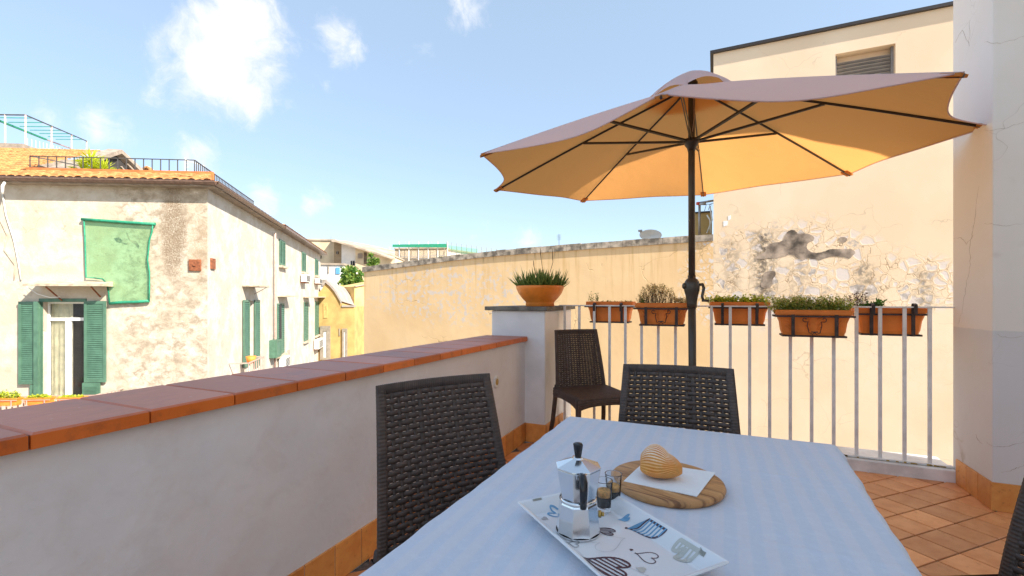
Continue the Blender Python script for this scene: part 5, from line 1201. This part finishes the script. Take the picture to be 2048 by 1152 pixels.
a0, a1, b0, b1 = F2.rect(538, 681, 548, 712); m1 = MB(); m2 = MB(); shutter(m1, m2, a0, a1, b0, b1, -.28, nsl=14); m1.box(a0, a1, -.27, 0, b0, b1); m1.build('cabinet', M['shut'], gb); tag(m2.build('slats', M['shut'], gb), kind='stuff')

b2 = thing('street_building', 'pale row house with closed green shutters further along the street', 'building', mat=F2.M)
e0 = F2.hit(553, 455)[1]; a_end = F2.hit(641, 520)[0]; e1_ = e0 - .1
mb = MB(); wall(mb, SL + .03, a_end, 0, e0 - .05); mb.build('street_wall', M['facade2'], b2)
MB().box(SL + .04, a_end, .02, 9, 0, e0 - .06).build('house_body', M['facade2'], b2)
MB().box(SL - .0, a_end + .25, -.45, .1, e0 - .05, e0 + .06).build('eaves', M['gutter'], b2); roof('roof_tiles', SL, a_end + .2, -.4, 3.5, e0 + .08, e0 + 1.0, fr=F2, parent=b2, course=.5, pitch=.3)
for x0_, y0_, x1_, y1_, hd in ((558, 478, 569, 533, None), (603, 503, 610.5, 545, None), (629.5, 517, 635.5, 552, None), (553.5, 607, 567, 705, (555, 573, 592)), (607, 604, 615.5, 679, (606, 617, 594)), (629.5, 603, 636.5, 668, (628, 637, 594))):
    side_window(b2, F2, x0_, y0_, x1_, y1_, hood=hd)
a0, a1, b0, b1 = F2.rect(559.5, 608, 563, 700, -.06); MB().box(a0, a1, -.065, -.052, b0, b1).build('open_gap', M['dark'], b2)
a0, a1, b0, b1 = F2.rect(574, 700, 576, 760); MB().box(a0, a1, -.1, 0, b0 - 2, b1).build('downpipe', M['pinkiron'], b2)
for k, (x0_, y0_, x1_, y1_, lab) in enumerate(((607, 548, 615, 565, 'upper air conditioner under the middle upper window of the pale row house'), (634, 556, 640, 568, 'upper air conditioner at the far corner of the pale row house'), (633, 680, 642, 693, 'lower air conditioner below the last window of the pale row house'), (564, 715, 573, 731, 'air conditioner low on the row house wall nearest the old building'))):
    a0, a1, b0, b1 = F2.rect(x0_, y0_, x1_, y1_, -.2); acu = thing('air_conditioner', lab, 'air conditioner', mat=F2.M @ Matrix.Translation((a0, 0, b0)), group='air conditioners on the row house')
    W_, H_ = a1 - a0, b1 - b0; MB().box(0, W_, -.36, -.06, 0, H_).build('case', M['acw'], acu, bevel=.01)
    g = MB()
    for q_ in range(6): g.box(.06 * W_, W_ * .9, -.372, -.361, H_ * (.12 + q_ * .13), H_ * (.19 + q_ * .13))
    g.build('grille', M['dark'], acu); MB().box(.05, .10, -.3, 0, -.06, 0).box(W_ - .1, W_ - .05, -.3, 0, -.06, 0).build('bracket', M['rust'], acu)

# ------------------------------------------------------------------ ochre church-like house closing the street
CD = 33.0; FC = Fr(FV * CD + RV * ((643 - 1024) / FOC * CD) + Vector((0, 0, GZ)), radians(84))
chh = thing('ochre_chapel', 'ochre yellow building with a curved gable and grey stone window frames closing the street', 'building', mat=FC.M)
gl = [(640, 583), (646, 574), (652, 567), (660, 574), (668, 583), (674, 592), (679, 601), (684, 610), (690, 613), (709, 614)]
gpt = [FC.hit(*p) for p in gl]; poly = [(gpt[0][0] - 1, 0)] + [(gpt[0][0] - 1, gpt[0][1] - .5)] + gpt + [(gpt[-1][0], 0)]
MB().prism([(a, 0, b) for a, b in poly], (0, 8, 0)).build('walls', M['church'], chh)
rf = [(a - .0, -.12, b + .05) for a, b in gpt[1:8]]; mb = MB(); n = len(rf)
mb.add(rf + [(a + .45, 6, b - .45) for a, y, b in rf] + [(a, -.12, b + .22) for a, y, b in rf], [(k, k + 1, 2 * n + k + 1, 2 * n + k) for k in range(n - 1)] + [(2 * n + k, 2 * n + k + 1, n + k + 1, n + k) for k in range(n - 1)])
mb.build('roof', M['lead'], chh); MB().box(gpt[7][0], gpt[-1][0], -.08, .5, gpt[-1][1], gpt[-1][1] + .12).build('parapet_cap', M['lead'], chh)
def cwin(x0, y0, x1, y1, fw, lab='window', mull=True):
    a0, a1, b0, b1 = FC.rect(x0, y0, x1, y1); b0 -= .0
    o = MB().box(a0, a0 + fw, -.12, .02, b0, b1).box(a1 - fw, a1, -.12, .02, b0, b1).box(a0 + fw, a1 - fw, -.12, .02, b1 - fw * 1.6, b1).box(a0 + fw, a1 - fw, -.12, .02, b0, b0 + fw * .7).build('window', M['stone'], chh)
    i0, i1, j0, j1 = a0 + fw, a1 - fw, b0 + fw * .7, b1 - fw * 1.6; MB().box(i0, i1, -.03, -.01, j0, j1).build('pane', M['dark'], o)
    m_ = MB().box(i0, i0 + .06, -.06, -.03, j0, j1).box(i1 - .06, i1, -.06, -.03, j0, j1).box(i0 + .06, i1 - .06, -.06, -.03, j0, j0 + .15).box(i0 + .06, i1 - .06, -.06, -.03, j1 - .08, j1)
    if mull: m_.box((i0 + i1) / 2 - .05, (i0 + i1) / 2 + .05, -.06, -.03, j0 + .15, j1 - .08)
    m_.build('frame', M['wframe'], o)
cwin(641, 652, 661, 719, .24); cwin(685, 657, 695, 716, .12, mull=False)
a0, a1, b0, b1 = FC.rect(647, 605, 655, 636); MB().box(a0, a1, -.05, .0, b0, b1 - .25).lathe([(0, 0), (.17, 0), (.17, .05), (0, .05)], 20).build('niche', simple('bright_ochre_niche', (.80, .50, .08), .9), chh) if False else None
cxn = (a0 + a1) / 2; rr2 = (a1 - a0) / 2; arch = [(cxn + rr2 * cos(k * pi / 12), -.04, b1 - rr2 + rr2 * sin(k * pi / 12)) for k in range(13)]
MB().prism([(a0, -.04, b0)] + [(a1, -.04, b0)] + arch, (0, .045, 0)).build('blind_niche', simple('pale_ochre_niche', (.62, .40, .14), .9), chh); MB().box(cxn + .02, cxn + .12, -.06, -.04, b0 + .6, b0 + .9).build('niche_hole', M['church'], chh)
a0, a1, b0, b1 = FC.rect(678, 657, 680, 672); MB().box(a0, a1, -.05, 0, b0, b1).build('iron_tie', M['stone'], chh)
# yellow side house, its long wall runs along the street between chapel and boundary wall
FS = Fr(FV * 36 + RV * ((709 - 1024) / FOC * 36) + Vector((0, 0, GZ)), radians(40))
shs = thing('yellow_side_house', 'narrow yellow wall with three tall grey framed windows left of the boundary wall', 'building', mat=FS.M)
t0, t1 = FS.hit(709, 573), FS.hit(735, 566); MB().prism([(t0[0], 0, 0), (t0[0], 0, t0[1]), (t1[0] + 2, 0, t1[1] + .3), (t1[0] + 2, 0, 0)], (0, 3, 0)).build('walls', M['paleyel'], shs)
for (x0_, y0_, x1_, y1_) in ((709.8, 636, 712, 697), (713.5, 636, 717, 702), (719, 640, 722.5, 703)):
    a0, a1, b0, b1 = FS.rect(x0_, y0_, x1_, y1_); o = MB().box(a0, a1, -.06, .01, b0, b1).build('window', M['stone'], shs); MB().box(a0 + (a1 - a0) * .3, a1 - (a1 - a0) * .2, -.07, -.061, b0 + .1, b1 - .15).build('pane', M['dark'], o)
mb = MB().bar(Vector((t0[0], -.05, t0[1])), Vector((t1[0] + 2, -.05, t1[1] + .3)), .2, .06); mb.build('wall_cap', M['lead'], shs)

# ------------------------------------------------------------------ far buildings
def farbox(name, label, d, x0, x1, yt0, yt1, mat, dep=8, ang=88, cat='building', extra=None):
    f = Fr(FV * d + RV * ((x0 - 1024) / FOC * d) + Vector((0, 0, GZ)), radians(ang)); th = thing(name, label, cat, mat=f.M)
    a0, z0 = f.hit(x0, yt0); a1, z1 = f.hit(x1, yt1)
    MB().prism([(a0, 0, 0), (a0, 0, z0), (a1, 0, z1), (a1, 0, 0)], (0, dep, 0)).build('walls', M[mat], th)
    MB().prism([(a0 - .1, -.15, z0 + .02), (a0 - .1, -.15, z0 + .22), (a1 + .1, -.15, z1 + .22), (a1 + .1, -.15, z1 + .02)], (0, dep, 0)).build('roof', M['fartile'], th)
    if extra:
        for (q0, w0_, q1, w1_, mt) in extra:
            c0, c1, d0, d1 = f.rect(q0, w0_, q1, w1_); o = MB().box(c0, c1, -.10, .0, d0, d1).build('window', M[mt], th)
            if mt == 'dark': MB().box(c0 + (c1 - c0) * .45, c0 + (c1 - c0) * .55, -.13, -.10, d0, d1).build('mullion', M['farwhite'], o)
    return th
farbox('cream_far_house', 'square cream house behind the row house at the end of the street', 58, 606, 669, 481, 482, 'farcream', extra=[(640, 508, 643, 517, 'dark')])
farbox('brick_house', 'narrow brown brick house wall with a tiny window in the far background', 57, 668, 683, 482, 487, 'farbrown', extra=[(673, 503, 677, 508, 'dark')])
farbox('white_far_house', 'white far house under a sloping old roof beside the brown brick wall', 56.5, 683, 711, 488, 494, 'farwhite', extra=[(702, 522, 709, 533, 'dark')])
farbox('beige_far_house', 'long low beige house under a sloping grey brown roof in the far background', 56, 711, 790, 496, 515, 'farcream', extra=[(716, 507, 725, 517, 'fascia'), (728, 505, 734, 528, 'barkm')])
f = Fr(FV * 56 + Vector((0, 0, GZ)), radians(88)); rfh = thing('sloping_roof', 'large weathered grey brown roof sloping down to the right in the far background', 'roof', mat=f.M)
pl = [f.hit(663, 480, -.4), f.hit(672, 481, -.4), f.hit(720, 495, -.4), f.hit(790, 517, -.4)]; pu = [f.hit(664, 480, 6), f.hit(690, 481, 6), f.hit(735, 489, 6), f.hit(790, 501, 6)]
MB().add([(a, -.4, b) for a, b in pl] + [(a, 6, b) for a, b in pu] + [(a, -.4, b - .2) for a, b in pl], [(k, k + 1, 5 + k, 4 + k) for k in range(3)] + [(8 + k, 9 + k, 1 + k, k) for k in range(3)]).build('roof_sheet', M['fartile'], rfh)
farbox('white_terrace_house', 'white terraced house front below the cream far house', 50, 640, 688, 530, 531, 'farwhite', dep=5, extra=[(656, 530, 658, 547, 'stone'), (672, 535, 680, 548, 'paper'), (644, 559, 655, 572, 'stone')])
an2 = thing('far_aerial', 'tiny aerial on the far brown roof', 'aerial', mat=f.M @ Matrix.Translation((f.hit(662, 481)[0], 0, f.hit(662, 481)[1]))); MB().bar((0, 0, -.2), (0, 0, .5), .04).bar((-.15, 0, .45), (.15, 0, .45), .03).bar((-.1, 0, .3), (.1, 0, .3), .03).build('aerial', M['stone'], an2)
# scaffolded building
sc_ = farbox('scaffolded_building', 'far building wrapped in scaffolding and green netting beyond the boundary wall', 62, 790, 893, 499, 497, 'farbrown' if False else 'hood', dep=10, ang=92)
f = Fr(FV * 60.5 + Vector((0, 0, GZ)), radians(92)); sf = thing('scaffolding', 'grid of scaffold poles with green netting round the far building', 'scaffolding', mat=f.M)
for k in range(7):
    px = 779 + k * 19.3; a, b = f.hit(px, 494); a_, b2_ = f.hit(px, 545); MB().bar((a, 0, b2_), (a, 0, b + (.7 if k else 0)), .10).build('pole', M['acw'], sf)
for py in (512, 517, 521): 
    a, b = f.hit(768, py + 2); c, d = f.hit(890, py - 1); MB().bar((a, 0, b), (c, 0, d), .07).build('rail', M['steel'], sf)
a, b = f.hit(785, 489, -.3); c, d = f.hit(893, 489, -.3); a2, b3 = f.hit(785, 494, -.3)
MB().prism([(a, -.3, b3), (a, -.3, b), (c, -.3, d + .1), (c, -.3, d - .4)], (0, .08, 0)).build('green_netting', M['netrope'], sf)
a, b = f.hit(893, 490); c, d = f.hit(955, 498); a2, b3 = f.hit(893, 494); c2, d2 = f.hit(955, 512)
MB().prism([(a, 0, b3 - .3), (a, 0, b), (c, 0, d), (c2, 0, d2 - .3)], (0, .05, 0)).build('green_netting', M['net'], sf)
for k in range(11):
    px = 893 + k * 10; a, b = f.hit(px, 483 + k * 1.4); MB().bar((a, .2, b - 3), (a, .2, b), .05).build('pole', M['stone'], sf)
for k in range(8):
    px = 797 + k * 13; a, b = f.hit(px, 482); MB().bar((a, .2, b - 1.2), (a, .2, b), .04).build('pole', M['steel'], sf)
farbox('pale_far_wall', 'pale stretch of wall right of the scaffolded far building', 63, 893, 975, 500, 512, 'farwhite', dep=8, ang=92)

# ------------------------------------------------------------------ trees
def tree(px0, px1, ytop, d, ybot, label, seed, n=2600, ll=.42, loc_mat=('dgreen', 'herb', 'herb')):
    r_ = random.Random(seed); c = at((px0 + px1) / 2, 600, d); W = (px1 - px0) / FOC * d / 2; zt_ = CAM_H + (600 - ytop) / FOC * d; zb_2 = CAM_H + (600 - ybot) / FOC * d; H_ = zt_ - zb_2
    th = thing('leafy_tree', label, 'tree', loc=(c.x, c.y, GZ)); mb = MB(); blobs = []
    for k in range(26):
        a = r_.uniform(0, 2 * pi); q_ = r_.random() ** .5; h = r_.random(); rad = W * (1 - .55 * h ** 2)
        blobs.append((Vector((cos(a) * q_ * rad * .75, sin(a) * q_ * rad * .75, zb_2 - GZ + H_ * (.08 + .82 * h))), W * r_.uniform(.22, .42)))
    for k in range(n):
        b_, rad = r_.choice(blobs); v = Vector((r_.gauss(0, 1), r_.gauss(0, 1), r_.gauss(0, 1))).normalized() * rad * r_.uniform(.55, 1.1); v.z *= .8
        leaf_quad(mb, b_ + v, v + Vector((r_.gauss(0, .5), r_.gauss(0, .5), r_.gauss(0, .5))), ll * r_.uniform(.6, 1.1), ll * .55, r_.choice((0, 0, 1, 1, 2)), r_)
    mb.build('crown', [M[m_] for m_ in loc_mat], th)
    tm = MB().tube([(0, 0, 0), (.1, 0, (zb_2 - GZ) * .6), (0, .1, zb_2 - GZ + H_ * .6)], [.25, .2, .08], 9)
    for b_, rad in blobs[:9]: tm.tube([(.05, .05, (zb_2 - GZ) + H_ * .1), tuple(b_ * .6 + Vector((0, 0, (zb_2 - GZ + H_ * .3) * .4))), tuple(b_)], [.09, .06, .02], 6)
    tm.build('trunk', M['barkm'], th)
tree(656, 742, 533, 43, 640, 'bushy green tree rising behind the ochre chapel', 4)
tree(733, 752, 506, 50, 535, 'small light green tree against the beige far house', 8, 420, .3)
tree(748, 760, 516, 50, 533, 'tiny shrub right of the small far tree', 9, 260, .26)
